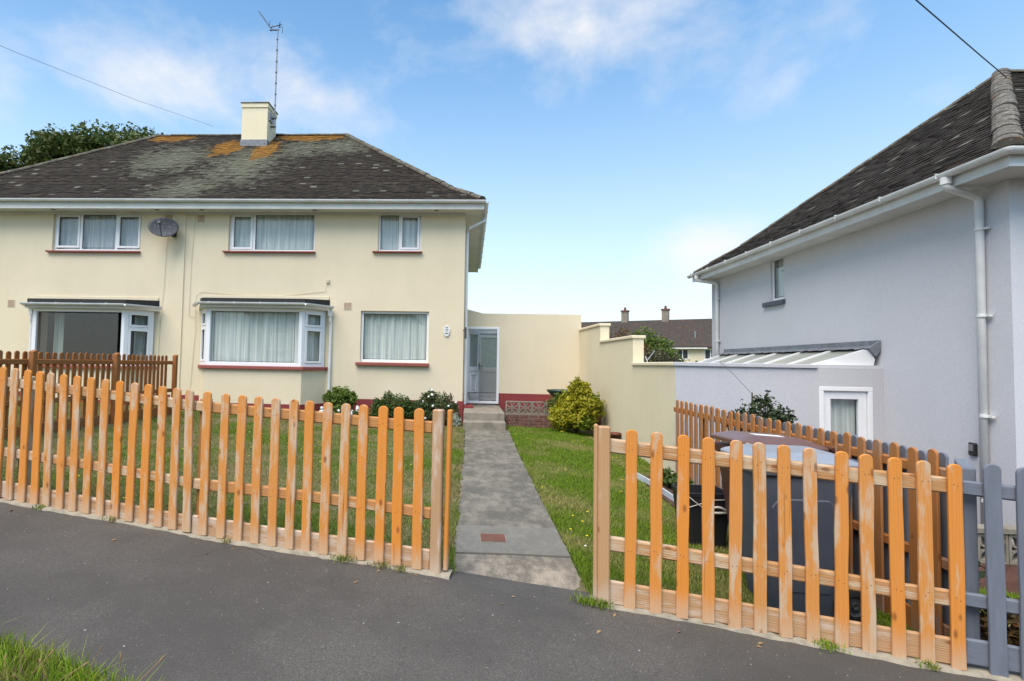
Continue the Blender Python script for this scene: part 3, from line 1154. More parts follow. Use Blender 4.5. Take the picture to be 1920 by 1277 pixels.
# ================================================================== the cream semi-detached pair
H = thing('semi_detached_house', (-7.3, 13, 0.2), 'cream rendered pair of semi-detached houses with dark lichened hipped roof', 'house')
WX0, WX1, WY0, WY1, SOF = -14.45, -0.15, 13.0, 21.0, 5.46
RY, RZ0, TT = 16.99, 5.52, 4.44
EX0, EX1, EY0, EY1 = -14.92, 0.32, 12.55, 21.43
MIRX = 2 * -7.3
win_um = (-6.11, -3.90, 4.35, 5.34)
win_ul = (-10.74, -8.40, 4.33, 5.33)
win_ur = (-2.31, -1.23, 4.37, 5.34)
win_gr = (-2.69, -1.00, 1.62, 2.88)
bayR = (-6.30, -3.95)
bayL = (-10.66, -8.31)
SPL = 0.42
hb = [(bayR[0] - SPL + 0.12, bayR[1] + SPL - 0.12, 0.4, 2.86), (bayL[0] - SPL + 0.12, bayL[1] + SPL - 0.12, 0.4, 2.80)]
fr0 = frame((0, WY0, 0), (1, 0, 0), (0, -1, 0))
w = MB()
wall_holes(w, fr0, WX0, WX1, 0.71, SOF, 0.26, [win_um, win_ul, win_ur, win_gr] + [(h[0], h[1], 0.71, h[3]) for h in hb])
w.build('front_wall', 'cream', H)
w = MB()
w.box(WX1 - 0.26, WX1, WY0 + 0.262, WY1, -0.2, SOF)
w.build('side_wall', 'cream', H)
w = MB()
w.box(WX0, WX0 + 0.26, WY0 + 0.262, WY1, -0.2, SOF)
w.build('side_wall', 'cream', H)
w = MB()
w.box(WX0, WX1, WY1 + 0.002, WY1 + 0.26, -0.2, SOF)
w.build('rear_wall', 'cream', H)
for a, b_ in ((WX0, hb[1][0]), (hb[1][1], hb[0][0]), (hb[0][1], WX1 + 0.012)):
    w = MB()
    w.box(a, b_, WY0 - 0.015, WY0 + 0.26, -0.3, 0.71)
    w.build('plinth', 'plinth', H)
w = MB()
w.box(WX1, WX1 + 0.012, WY0 + 0.26, WY1, -0.3, 0.71)
w.build('plinth', 'plinth', H)
w = MB()
w.box(-7.44, -7.22, WY0 - 0.028, WY0 + 0.02, 0.3, SOF - 0.002)
w.build('pilaster', 'cream', H)
# rooms behind the glass
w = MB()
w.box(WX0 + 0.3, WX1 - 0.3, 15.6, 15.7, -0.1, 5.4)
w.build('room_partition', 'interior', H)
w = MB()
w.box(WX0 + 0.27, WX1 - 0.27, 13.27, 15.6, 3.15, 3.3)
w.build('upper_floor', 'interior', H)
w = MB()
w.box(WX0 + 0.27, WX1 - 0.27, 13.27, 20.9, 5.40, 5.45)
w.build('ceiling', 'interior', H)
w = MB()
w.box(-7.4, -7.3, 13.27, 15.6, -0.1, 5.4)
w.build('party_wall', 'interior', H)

# windows
fr = frame((win_um[0], WY0, win_um[2]), (1, 0, 0), (0, -1, 0))
window(H, fr, 2.21, 0.99, [(0.05, 0.60, 0.05, 0.94, True), (0.66, 2.16, 0.05, 0.94, False)], (0.11, 0.03, 0.05, 0.09), 'net', seed=1)
fr = frame((win_ul[0], WY0, win_ul[2]), (1, 0, 0), (0, -1, 0))
window(H, fr, 2.34, 1.0, [(0.05, 0.68, 0.08, 0.95, True), (0.74, 1.62, 0.08, 0.95, False), (1.68, 2.29, 0.08, 0.95, True)], (0.11, 0.02, 0.055, 0.09), 'net_grey', seed=2)
fr = frame((win_ur[0], WY0, win_ur[2]), (1, 0, 0), (0, -1, 0))
window(H, fr, 1.08, 0.97, [(0.05, 0.50, 0.05, 0.92, False), (0.54, 1.03, 0.05, 0.92, True)], (0.12, 0.03, 0.045, 0.09), 'net', seed=3)
fr = frame((win_gr[0], WY0, win_gr[2]), (1, 0, 0), (0, -1, 0))
window(H, fr, 1.69, 1.26, [(0.06, 1.63, 0.07, 1.20, False)], (0.09, 0.02, 0.085, 0.10), 'net', seed=4, fw=0.06)


def bay(x0, x1, zb, zt, mirror, net, seed, dpx):
    """canted bay: low wall, three-sided white window, red sill, felt roof with gutter"""
    yf, yb = 12.4, 13.0
    pl = lambda g=0.0, gy=None: [(x0 - SPL - g * 0.6, yb), (x0 - g * 0.6, yf - (gy if gy is not None else g)), (x1 + g * 0.6, yf - (gy if gy is not None else g)), (x1 + SPL + g * 0.6, yb)]
    bw = MB()
    bw.prism(pl(), 'z', 0.585, zb - 0.075)
    B = bw.build('bay', 'cream', H)
    p = MB()
    p.prism(pl(0.012), 'z', -0.3, 0.585)
    p.build('plinth', 'plinth', B)
    s = MB()
    s.prism(pl(0.10, 0.075), 'z', zb - 0.075, zb)
    s.build('sill', 'sill', B, bevel=0.008)
    # front light
    def sub_window(o, r, n, w_, h_, lights, net_, sd):
        fr_ = frame(o, r, n)
        f_ = MB()
        rect_frame(f_, fr_, 0, w_, 0, h_, 0.085, -0.07, 0)
        for (a, b2, c, d) in sill_mull(lights, w_, h_, 0.085):
            f_.box(a, b2, -0.07, -0.001, c, d, fr_)
        f_.build('frame', 'upvc', B, bevel=0.006)
        for (a, b2, c, d, op) in lights:
            if op:
                s_ = MB()
                rect_frame(s_, fr_, a + 0.004, b2 - 0.004, c + 0.004, d - 0.004, 0.052, -0.03, 0.014)
                s_.build('sash', 'upvc', B, bevel=0.005)
                a, b2, c, d = a + 0.054, b2 - 0.054, c + 0.054, d - 0.054
            g_ = MB()
            g_.box(a + 0.002, b2 - 0.002, -0.05, -0.038, c + 0.002, d - 0.002, fr_)
            g_.build('pane', 'glass', B)
            gk = MB()
            rect_frame(gk, fr_, a + 0.0025, b2 - 0.0025, c + 0.0025, d - 0.0025, 0.010, -0.037, -0.028)
            gk.build('gasket', 'dark_metal', B)
        if net_:
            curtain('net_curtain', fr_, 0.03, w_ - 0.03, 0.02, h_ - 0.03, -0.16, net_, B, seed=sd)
    h_ = zt - zb
    sub_window((x0 + 0.015, yf + 0.01, zb), (1, 0, 0), (0, -1, 0), x1 - x0 - 0.03, h_, [(0.16, x1 - x0 - 0.21, 0.10, h_ - 0.10, False)], net, seed)
    sl_ = math.hypot(SPL, 0.55)
    lights = [(0.085, sl_ - 0.115, 0.085, h_ * 0.66, True), (0.085, sl_ - 0.115, h_ * 0.69, h_ - 0.075, True)]
    sub_window((x1 - 0.012, yf + 0.018, zb), (SPL, 0.55, 0), (0.55, -SPL, 0), sl_ - 0.03, h_, lights, net, seed + 1)
    sub_window((x0 - SPL + 0.012, yf + 0.56, zb), (SPL, -0.55, 0), (-0.55, -SPL, 0), sl_ - 0.03, h_, lights, net, seed + 2)
    # fascia, felt roof, gutter
    fz = MB()
    fz.prism(pl(0.14, 0.14), 'z', zt - 0.005, zt + 0.10)
    fz.build('fascia', 'soffit', B)
    rf = MB()
    a = pl(0.10, 0.10)
    top = zt + 0.275
    lo = zt + 0.215
    vs = [(x, y, zt + 0.101) for x, y in a] + [(a[0][0], yb - 0.002, top), (a[1][0], a[1][1], lo), (a[2][0], a[2][1], lo), (a[3][0], yb - 0.002, top)]
    rf.add(vs, [(0, 1, 2, 3), (4, 7, 6, 5), (0, 4, 5, 1), (1, 5, 6, 2), (2, 6, 7, 3), (0, 3, 7, 4)])
    rf.build('felt_roof', 'black_felt', B)
    fl = MB()
    fl.box(x0 - SPL + 0.02, x1 + SPL + 0.04, yb - 0.03, yb - 0.004, top - 0.03, top + 0.085)
    fl.build('upstand', 'cream', B, bevel=0.006)
    gt = MB()
    gy = yf - 0.20
    gz = zt + 0.105
    q0, q1, q2, q3 = (x0 - SPL - 0.14, yb - 0.12, gz), (x0 - 0.11, gy, gz), (x1 + 0.11, gy, gz), (x1 + SPL + 0.16, yb - 0.10, gz)
    for a_, b2 in ((q0, q1), (q1, q2), (q2, q3)):
        gt.halfpipe(a_, b2, 0.055)
    gt.build('gutter', 'gutter', B, smooth=False)
    for k in range(4):
        xx = x0 + 0.15 + k * 0.62
        br = MB()
        br.tube([(xx, gy + 0.06, gz + 0.005), (xx, gy - 0.058, gz + 0.005), (xx, gy - 0.05, gz - 0.035), (xx, gy, gz - 0.062), (xx, gy + 0.06, gz - 0.045)], 0.007, 5)
        br.build('gutter_bracket', 'gutter', B)
    # downpipe
    dp = MB()
    yy = yb - 0.09
    dp.box(dpx - 0.045, dpx + 0.045, yy - 0.045, yy + 0.045, gz - 0.24, gz - 0.05)
    dp.tube([(dpx, yy, gz - 0.20), (dpx, yy, gz - 0.35), (dpx + 0.01 * (1 if not mirror else -1), yy + 0.03, gz - 0.45), (dpx, yy + 0.03, 0.1)], 0.036, 10)
    dp.build('downpipe', 'gutter', B)
    return B


bay(bayR[0], bayR[1], 1.47, 2.86, False, 'net', 20, -3.43)
BL = bay(bayL[0], bayL[1], 1.41, 2.79, True, None, 30, -11.12)
fr = frame((bayL[0], 12.4, 1.41), (1, 0, 0), (0, -1, 0))
curtain('drape', fr, 0.30, 0.56, 0.02, 1.3, -0.35, 'drape', BL, seed=8)
fr = frame((bayL[1], 12.42, 1.41), (SPL, 0.55, 0), (0.55, -SPL, 0))
curtain('drape', fr, 0.28, 0.62, 0.02, 1.3, -0.22, 'drape', BL, seed=9)

# roof: shell under the tiles, tiles, ridge and hips
L = 4.44
ridge0, ridge1 = EX0 + TT, EX1 - TT


def hipshell(mb, ex0, ex1, ey0, ey1, z0, Tx, Ty, rz, drop=0.03):
    """closed hipped shell with the bell-cast break; Tx = run of end slopes, Ty = run of long slopes"""
    k = 0.85 / 4.44 * 1.0
    rings = []
    for t in (0.0, k, 1.0):
        zz = z0 + prof(4.44 * t) / prof(4.44) * rz - drop
        x0_, x1_ = ex0 + Tx * t, ex1 - Tx * t
        y0_, y1_ = ey0 + Ty * t, ey1 - Ty * t
        rings.append([(x0_, y0_, zz), (x1_, y0_, zz), (x1_, y1_, zz), (x0_, y1_, zz)])
    for a, b_ in zip(rings[:-1], rings[1:]):
        for j in range(4):
            mb.add([a[j], a[(j + 1) % 4], b_[(j + 1) % 4], b_[j]], [(0, 1, 2, 3)])
    mb.add(rings[0], [(3, 2, 1, 0)])


HO = ORG[H.name]
lich = []
for (x, y, zz, sx, sy, sz, k) in ((-6.6, 15.0, 7.2, 1.9, 4.0, 2.6, 'pale'), (-7.4, 13.4, 6.0, 1.5, 2.0, 1.3, 'pale'), (-8.9, 15.0, 7.6, 2.0, 3.0, 1.7, 'pale'), (-4.0, 15.9, 8.4, 1.5, 2.0, 1.1, 'pale'), (-5.2, 15.6, 8.2, 1.4, 2.4, 1.0, 'pale'),
                                  (-7.65, 16.0, 8.15, 0.75, 1.4, 0.85, 'orange'), (-6.35, 15.9, 8.0, 0.6, 1.5, 1.1, 'orange'), (-5.3, 16.7, 8.9, 1.7, 0.8, 0.45, 'orange'), (-9.9, 16.6, 8.9, 1.2, 0.8, 0.4, 'orange'), (-6.9, 16.5, 8.6, 0.9, 0.9, 0.5, 'orange')):
    lich.append((x - HO[0], y - HO[1], zz - HO[2], sx, sy, sz, k))
ROOF = roof_mat('left_roof_tiles', lich)
M['roof_l'] = ROOF
rs = MB()
hipshell(rs, EX0, EX1, EY0, EY1, RZ0, TT, TT, prof(TT))
RSH = rs.build('roof', 'black_felt', H)
tiles('roof_tiles', (EX0, EY0 - 0.02, RZ0), (1, 0, 0), (0, 1, 0), 0, EX1 - EX0, TT, TT, TT, 0, ROOF, RSH)
tiles('roof_tiles', (EX1 + 0.02, EY0, RZ0), (0, 1, 0), (-1, 0, 0), 0, EY1 - EY0, TT, TT, TT, 0, ROOF, RSH)


def roof_line_mat(name, c1, c2, sp):
    q = NT(name)
    a = q.noise(5, 6, 0.7)
    cc = q.mix(q.ramp(a, 0.35, 0.65), c1, c2)
    cc = q.mix(q.math('MULTIPLY', q.ramp(q.noise(13, 5, 0.7), 0.56, 0.66), 0.75), cc, sp)
    cc = q.mix(q.math('MULTIPLY', q.ramp(q.noise(3.2, 5, 0.7, q.map(loc=(4, 9, 2))), 0.56, 0.68), 0.7), cc, (0.20, 0.09, 0.02))
    q.bump(q.noise(50, 4, 0.7), 0.5, 0.01)
    return q.col(cc, 0.92, 0.2)


M['hip'] = roof_line_mat('weathered_ridge_tile', (0.07, 0.06, 0.048), (0.135, 0.125, 0.095), (0.30, 0.29, 0.23))
hp = lambda t, sx: (EX1 - t if sx > 0 else EX0 + t, EY0 + t, RZ0 + prof(t) + 0.01)
ridge_tiles(RSH, [(ridge0, RY, RZ0 + prof(TT)), (ridge1, RY, RZ0 + prof(TT))], 0.10, 'hip', 0.42, 'ridge_tile')
ridge_tiles(RSH, [hp(0.06, 1), hp(0.85, 1), hp(TT, 1)], 0.11, 'hip', 0.36, 'hip_tile')
ridge_tiles(RSH, [hp(0.06, -1), hp(0.85, -1), hp(TT, -1)], 0.11, 'hip', 0.36, 'hip_tile')
# chimney
ch = MB()
ch.box(-7.28, -6.46, 16.12, 16.86, 7.6, 9.56)
CH = ch.build('chimney', 'cream_wall', H)
c2 = MB()
c2.box(-7.305, -6.435, 16.095, 16.885, 9.562, 9.70)
c2.build('chimney_band', 'cream_wall', CH, bevel=0.01)
c2 = MB()
c2.box(-7.33, -6.41, 16.07, 16.91, 9.702, 9.735)
c2.build('chimney_cap', 'concrete', CH, bevel=0.01)
c2 = MB()
c2.box(-7.305, -6.435, 16.09, 16.89, 8.30, 8.53)
c2.build('lead_apron', 'lead', CH)
c2 = MB()
c2.box(-6.46, -6.41, 16.2, 16.5, 9.2, 9.45)
c2.build('chimney_vent', 'galv', CH)
# eaves
fa = MB()
fa.box(EX0 + 0.02, EX1 - 0.02, EY0 + 0.03, EY0 + 0.052, 5.30, 5.50)
fa.box(EX1 - 0.052, EX1 - 0.03, EY0 + 0.054, EY1, 5.30, 5.50)
fa.build('fascia', 'soffit', H)
so = MB()
so.box(EX0 + 0.03, EX1 - 0.055, EY0 + 0.054, WY0 - 0.002, 5.325, 5.345)
so.build('soffit', 'soffit', H)
so = MB()
so.box(WX1 + 0.002, EX1 - 0.055, WY0 - 0.001, EY1, 5.325, 5.345)
so.build('soffit', 'soffit', H)
fl = MB()
fl.box(WX0, WX1, WY0 - 0.02, WY0 - 0.003, 5.26, 5.322)
fl.build('frieze', 'soffit', H)
gt = MB()
gt.halfpipe((EX0, EY0 - 0.03, 5.525), (EX1 + 0.02, EY0 - 0.03, 5.495), 0.06)
gt.build('gutter', 'gutter', H)
gt = MB()
gt.halfpipe((EX1 + 0.03, EY0 - 0.03, 5.495), (EX1 + 0.03, EY1, 5.525), 0.06)
gt.build('gutter', 'gutter', H)
b0 = None
for k in range(18):
    xx = -14.3 + k * 0.85
    zz = 5.525 - 0.03 * (xx - EX0) / (EX1 - EX0)
    if b0 is None:
        br = MB()
        br.tube([(0, 0.07, 0.0), (0, -0.066, 0.004), (0, -0.056, -0.038), (0, 0.0, -0.068), (0, 0.07, -0.05)], 0.009, 5)
        b0 = br.build('gutter_bracket', 'gutter', H, org=(0, 0, 0))
        ORG[b0.name] = HO
        b0.location = (xx - HO[0], EY0 - 0.03 - HO[1], zz - HO[2])
    else:
        copy_part(b0, H, (xx - HO[0], EY0 - 0.03 - HO[1], zz - HO[2]))
for k in range(8):
    copy_part(b0, H, (EX1 + 0.03 - HO[0], EY0 + 0.9 + k * 0.95 - HO[1], 5.50 - HO[2]), (0, 0, math.pi / 2))
# corner downpipe
dp = MB()
dp.tube([(EX1 + 0.03, 13.55, 5.44), (EX1 + 0.02, 13.55, 5.30), (WX1 + 0.10, 13.25, 5.02), (WX1 + 0.055, 13.22, 4.85), (WX1 + 0.055, 13.22, 0.62)], 0.036, 10)
dp.build('downpipe', 'gutter', H)
# soffit vents, air bricks
for xx in (-10.6, -7.9, -6.75, -3.9, -0.9):
    v_ = MB()
    v_.box(xx, xx + 0.09, 12.72, 12.80, 5.318, 5.324)
    v_.build('soffit_vent', 'dark_metal', H)
for (xx, zz) in ((-7.68, 5.17), (-6.84, 5.17), (-3.02, 2.99), (-11.75, 2.95)):
    v_ = MB()
    v_.box(xx - 0.10, xx + 0.10, WY0 - 0.007, WY0 + 0.01, zz - 0.095, zz + 0.095)
    vb_ = v_.build('air_brick', 'vent', H)
    d_ = MB()
    for i in range(6):
        for j in range(6):
            x_, z_ = xx - 0.083 + i * 0.0285, zz - 0.083 + j * 0.0285
            d_.box(x_, x_ + 0.017, WY0 - 0.0095, WY0 - 0.0068, z_, z_ + 0.017)
    d_.build('grille_holes', 'sill', vb_)
# cables on the wall
cb = MB()
cb.tube([(-7.62, 12.975, 5.25), (-7.70, 12.985, 4.4), (-7.72, 12.985, 3.4), (-7.78, 12.985, 2.6), (-7.80, 12.985, 1.2)], 0.004, 5)
cb.build('cable', 'vent', H)
cb = MB()
cb.tube([(-6.97, 12.985, 5.3), (-7.03, 12.985, 4.2), (-7.05, 12.985, 2.70), (-6.88, 12.985, 2.66), (-6.86, 12.985, 2.4), (-6.95, 12.985, 0.8)], 0.004, 5)
cb.build('cable', 'vent', H)
cb = MB()
cb.tube([(-6.88, 12.985, 2.66), (-6.88, 12.985, 3.2), (-6.75, 12.985, 3.30), (-5.9, 12.985, 3.24), (-4.7, 12.985, 3.22), (-3.6, 12.985, 3.35), (-3.54, 12.985, 3.6)], 0.004, 5)
cb.build('cable', 'vent', H)
cb = MB()
cb.box(-3.57, -3.50, 12.95, 12.99, 3.56, 3.64)
cb.build('junction_box', 'vent', H)

# house number plaque
pq = thing('house_number_plaque', (-0.56, 12.97, 2.4), 'small white oval house number plaque reading 77 beside the door', 'plaque')
m_ = MB()
ol = [(-0.56 + 0.078 * math.cos(a) * (1.0), 2.415 + 0.128 * math.sin(a) * (1.12 if math.sin(a) < -0.5 else 1.0)) for a in np.linspace(0, 2 * np.pi, 28, endpoint=False)]
m_.prism(ol, 'y', 12.968, 12.99)
m_.build('plate', 'plaque', pq, bevel=0.004)
for dx in (-0.031, 0.010):
    m_ = MB()
    x_, z_ = -0.56 + dx, 2.395
    m_.prism([(x_ - 0.006, z_ + 0.055), (x_ + 0.030, z_ + 0.055), (x_ + 0.030, z_ + 0.044), (x_ + 0.011, z_), (x_ - 0.001, z_), (x_ + 0.016, z_ + 0.043), (x_ - 0.006, z_ + 0.043)], 'y', 12.9655, 12.9678)
    m_.build('digit', 'ink', pq)
m_ = MB()
m_.box(-0.585, -0.535, 12.9655, 12.9678, 2.478, 2.503)
m_.build('motif', 'ink', pq)
m_ = MB()
m_.box(-0.60, -0.52, 12.9655, 12.9678, 2.335, 2.368)
m_.build('motif', 'leafprint', pq)

# satellite dish
sd = thing('satellite_dish', (-7.7, 13, 4.85), 'dark grey oval satellite dish on the upper cream wall', 'satellite dish')
dn = Vector((0.30, -0.86, 0.30)).normalized()
c_ = Vector((-7.58, 12.62, 4.85))
u_ = dn.cross(Vector((0, 0, 1))).normalized()
v2 = u_.cross(dn).normalized()
m_ = MB()
seg, rings = 28, 6
vs = []
for k in range(rings + 1):
    r_ = k / rings
    for j in range(seg):
        a = 2 * math.pi * j / seg
        vs.append(c_ + u_ * (0.345 * r_ * math.cos(a)) + v2 * (0.27 * r_ * math.sin(a)) + dn * (0.07 * r_ * r_ - 0.07))
fs = [(k * seg + j, k * seg + (j + 1) % seg, (k + 1) * seg + (j + 1) % seg, (k + 1) * seg + j) for k in range(rings) for j in range(seg)]
n0 = len(vs)
vs += [p - dn * 0.012 for p in vs]
fs += [tuple(i + n0 for i in f_)[::-1] for f_ in fs]
fs += [(rings * seg + j, rings * seg + (j + 1) % seg, n0 + rings * seg + (j + 1) % seg, n0 + rings * seg + j) for j in range(seg)]
m_.add(vs, fs)
q = NT('speckled_dark_dish')
dcol = q.mix(q.math('MULTIPLY', q.ramp(q.noise(40, 5, 0.7, q.map((1, 1, 0.3))), 0.60, 0.66), 0.8), (0.065, 0.068, 0.075), (0.5, 0.5, 0.5))
M['dish'] = q.col(dcol, 0.7, 0.2)
m_.build('reflector', 'dish', sd, smooth=True, recalc=False)
m_ = MB()
e_ = c_ + dn * 0.36 + v2 * -0.10 + u_ * 0.02
m_.tube([c_ - v2 * 0.27, c_ - v2 * 0.30 + dn * 0.10, e_ - dn * 0.02], 0.013, 6)
m_.build('feed_arm', 'dark_metal', sd)
m_ = MB()
m_.tube([e_ + dn * 0.03, e_ - dn * 0.02, e_ - dn * 0.09], [0.03, 0.034, 0.022], 10)
m_.build('receiver', 'dark_metal', sd)
m_ = MB()
m_.tube([c_ - dn * 0.07, c_ + Vector((0.05, 0.2, -0.10)), (-7.50, 12.97, 4.76)], 0.022, 8)
m_.box(-7.56, -7.45, 12.945, 12.971, 4.68, 4.86)
m_.build('bracket', 'dark_metal', sd)

# television aerial on the chimney
ta = thing('television_aerial', (-6.34, 16.4, 9.2), 'tall thin television aerial mast strapped to the chimney', 'aerial')
m_ = MB()
m_.tube([(-6.34, 16.4, 9.0), (-6.33, 16.4, 12.28)], 0.022, 8)
m_.build('mast', 'galv', ta)
for k in range(7):
    m_ = MB()
    m_.tube([(-6.335, 16.4, 9.75 + k * 0.36), (-6.335, 16.4, 9.79 + k * 0.36)], 0.03, 8)
    m_.build('cable_tie', 'dark_metal', ta)
m_ = MB()
m_.tube([(-6.16, 16.25, 12.33), (-6.62, 16.5, 12.40), (-7.10, 16.75, 13.10)], 0.014, 6)
m_.build('boom', 'dark_metal', ta)
for k in range(11):
    t = k / 10
    p = Vector((-6.66, 16.52, 12.46)).lerp(Vector((-7.09, 16.74, 13.08)), t)
    m_ = MB()
    d = Vector((0.35, 0.85, 0.0)).normalized() * 0.07
    m_.tube([p - d, p + d], 0.006, 5)
    m_.build('element', 'dark_metal', ta)
m_ = MB()
for s in (-1, 1):
    m_.tube([(-6.3, 16.4, 12.33), (-6.22, 16.4 + 0.12 * s, 12.44), (-6.22, 16.4 + 0.12 * s, 12.22)], 0.01, 5)
    m_.tube([(-6.58, 16.4 + 0.1 * s, 12.28), (-6.56, 16.4 + 0.1 * s, 12.50)], 0.01, 5)
m_.box(-6.60, -6.30, 16.38, 16.42, 12.24, 12.27)
m_.build('reflector', 'dark_metal', ta)
m_ = MB()
m_.box(-6.47, -6.30, 16.37, 16.43, 9.32, 9.36)
m_.box(-6.47, -6.30, 16.37, 16.43, 9.05, 9.09)
m_.build('mast_bracket', 'dark_metal', ta)

# ================================================================== side extension with the open door
A = thing('side_extension', (1.4, 14.2, 0.5), 'low flat-topped cream extension with an open white door', 'extension')
AY = 14.2
fr1 = frame((0, AY, 0), (1, 0, 0), (0, -1, 0))
w = MB()
wall_holes(w, fr1, WX1 + 0.002, 2.93, 0.86, 2.97, 0.22, [(-0.10, 0.79, 0.86, 2.61)])
w.build('front_wall', 'cream', A)
w = MB()
w.prism([(WX1 + 0.002, 2.972), (0.34, 2.972), (-0.05, 3.07), (WX1 + 0.002, 3.07)], 'y', AY + 0.002, AY + 0.2)
w.build('parapet', 'cream', A)
w = MB()
w.box(0.80, 2.93, AY - 0.018, AY + 0.22, 0.0, 0.858)
w.build('plinth', 'plinth', A)
w = MB()
w.box(WX1 + 0.002, -0.105, AY - 0.018, AY + 0.22, 0.0, 0.858)
w.build('plinth', 'plinth', A)
w = MB()
w.box(2.71, 2.93, AY + 0.222, 17.5, 0.0, 2.97)
w.build('side_wall', 'cream', A)
# lobby behind the door
w = MB()
w.box(-0.12, 2.7, AY + 0.222, 15.85, 0.42, 0.545)
w.build('lobby_floor', 'concrete', A)
w = MB()
w.box(1.02, 1.08, AY + 0.222, 15.85, 0.545, 2.8)
w.build('lobby_wall', 'porch', A)
w = MB()
wall_holes(w, frame((0, 15.85, 0), (1, 0, 0), (0, -1, 0)), -0.13, 2.7, 0.545, 2.9, 0.12, [(0.20, 0.98, 0.545, 2.55)])
w.build('lobby_wall', 'porch', A)
# outer frame
fr1 = frame((-0.10, AY, 0.58), (1, 0, 0), (0, -1, 0))
m_ = MB()
rect_frame(m_, fr1, 0, 0.89, 0, 2.03, 0.062, -0.10, 0.012)
m_.build('door_frame', 'upvc', A, bevel=0.006)


def door(root, fr, w_, h_, glass, name='door', low=True, handle=None):
    """upvc leaf: stiles and rails round a glazed upper light, moulded lower panel, lever handle"""
    m_ = MB()
    g0 = h_ * 0.46
    for (a, b_, c, d) in ((0, 0.115, 0, h_), (w_ - 0.115, w_, 0, h_), (0.115, w_ - 0.115, 0, 0.17), (0.115, w_ - 0.115, g0 - 0.07, g0 + 0.05), (0.115, w_ - 0.115, h_ - 0.12, h_)):
        m_.box(a, b_, -0.06, 0, c, d, fr)
    D = m_.build(name, 'upvc', root, bevel=0.005)
    m_ = MB()
    m_.box(0.117, w_ - 0.117, -0.042, -0.028, g0 + 0.052, h_ - 0.122, fr)
    m_.build('pane', glass, D)
    m_ = MB()
    m_.box(0.117, w_ - 0.117, -0.045, -0.015, 0.172, g0 - 0.072, fr)
    m_.build('panel', 'upvc', D)
    if low:
        m_ = MB()
        rect_frame(m_, fr, 0.19, w_ - 0.19, 0.25, g0 - 0.15, 0.03, -0.015, 0.008)
        rect_frame(m_, fr, 0.25, w_ - 0.25, 0.32, g0 - 0.22, 0.025, -0.015, 0.002)
        m_.build('moulding', 'upvc', D, bevel=0.004)
    m_ = MB()
    hx = w_ - 0.06 if handle != 'left' else 0.06
    m_.box(hx - 0.018, hx + 0.018, 0.001, 0.012, h_ * 0.44, h_ * 0.55, fr)
    m_.box(hx - (0.12 if handle != 'left' else -0.0), hx + (0.0 if handle != 'left' else 0.12), 0.03, 0.045, h_ * 0.50, h_ * 0.513, fr)
    m_.box(hx - 0.012, hx + 0.012, 0.01, 0.035, h_ * 0.50, h_ * 0.513, fr)
    m_.build('handle', 'galv', D, bevel=0.003)
    return D


ang = math.radians(64)
door(A, frame((-0.035, AY + 0.10, 0.60), (math.cos(ang), math.sin(ang), 0), (math.sin(ang), -math.cos(ang), 0)), 0.76, 1.95, 'frosted')
door(A, frame((0.225, 15.86, 0.56), (1, 0, 0), (0, -1, 0)), 0.73, 1.97, 'frosted', low=False, handle='left')
m_ = MB()
rect_frame(m_, frame((0.20, 15.86, 0.545), (1, 0, 0), (0, -1, 0)), -0.03, 0.81, 0, 2.03, 0.05, -0.06, 0.03)
m_.build('door_frame', 'upvc', A, bevel=0.005)
m_ = MB()
m_.box(-0.13, 2.70, AY + 0.23, 17.4, 2.74, 2.76)  # unseen glass roof, added to let daylight into the lobby
m_.build('added_rooflight', 'glass', A)

# coach lamp bracket by the corner
m_ = MB()
m_.tube([(-0.16, 12.95, 2.42), (-0.10, 12.88, 2.46), (-0.10, 12.88, 2.26)], 0.012, 6)
m_.box(-0.125, -0.075, 12.85, 12.90, 2.22, 2.50)
tag(m_.build('wall_bracket', 'dark_metal', None, (-0.1, 12.95, 2.35)), 'small dark metal bracket on the cream house corner by the door', 'bracket')

# ================================================================== planter wall of pierced blocks
PW = thing('planter_wall', (1.7, 12.2, 0.2), 'low brick planter wall topped with pierced concrete screen blocks', 'wall')
PO = ORG[PW.name]
m_ = MB()
m_.box(0.84, 3.0, 12.215, 12.33, 0.0, 0.495)
m_.build('mortar_core', 'mortar', PW)
bk = None
for r in range(4):
    z0 = 0.205 + r * 0.073
    x = 0.83 - (0.11 if r % 2 else 0)
    while x < 3.0:
        a, b_ = max(x, 0.83), min(x + 0.205, 3.0)
        if b_ - a > 0.05:
            m_ = MB()
            dy = random.uniform(-0.004, 0.003)
            m_.box(a, b_, 12.205 + dy, 12.32, z0, z0 + 0.063)
            m_.build('brick', 'brick', PW, bevel=0.004)
        x += 0.217


def screen_block():
    """square frame with four petals crossing at the centre"""
    m_ = MB()
    s, d = 0.145, 0.045
    rect_frame(m_, lambda a, b_, c: (a - s, b_, c - s), 0, 2 * s, 0, 2 * s, 0.022, -d, d)
    for q4 in range(4):
        a0 = math.pi / 4 + q4 * math.pi / 2
        for sgn in (1, -1):
            pts = []
            for k in range(7):
                t = k / 6
                r_ = 0.012 + t * 0.17
                off = sgn * 0.045 * math.sin(math.pi * t)
                cx, cz_ = math.cos(a0), math.sin(a0)
                pts.append((cx * r_ - cz_ * off, cz_ * r_ + cx * off))
            wd = 0.010
            for (xa, za), (xb, zb_) in zip(pts[:-1], pts[1:]):
                tx, tz = xb - xa, zb_ - za
                l_ = math.hypot(tx, tz)
                nx_, nz_ = -tz / l_ * wd, tx / l_ * wd
                m_.prism([(xa + nx_, za + nz_), (xb + nx_, zb_ + nz_), (xb - nx_, zb_ - nz_), (xa - nx_, za - nz_)], 'y', -d * 0.8, d * 0.8)
    return m_


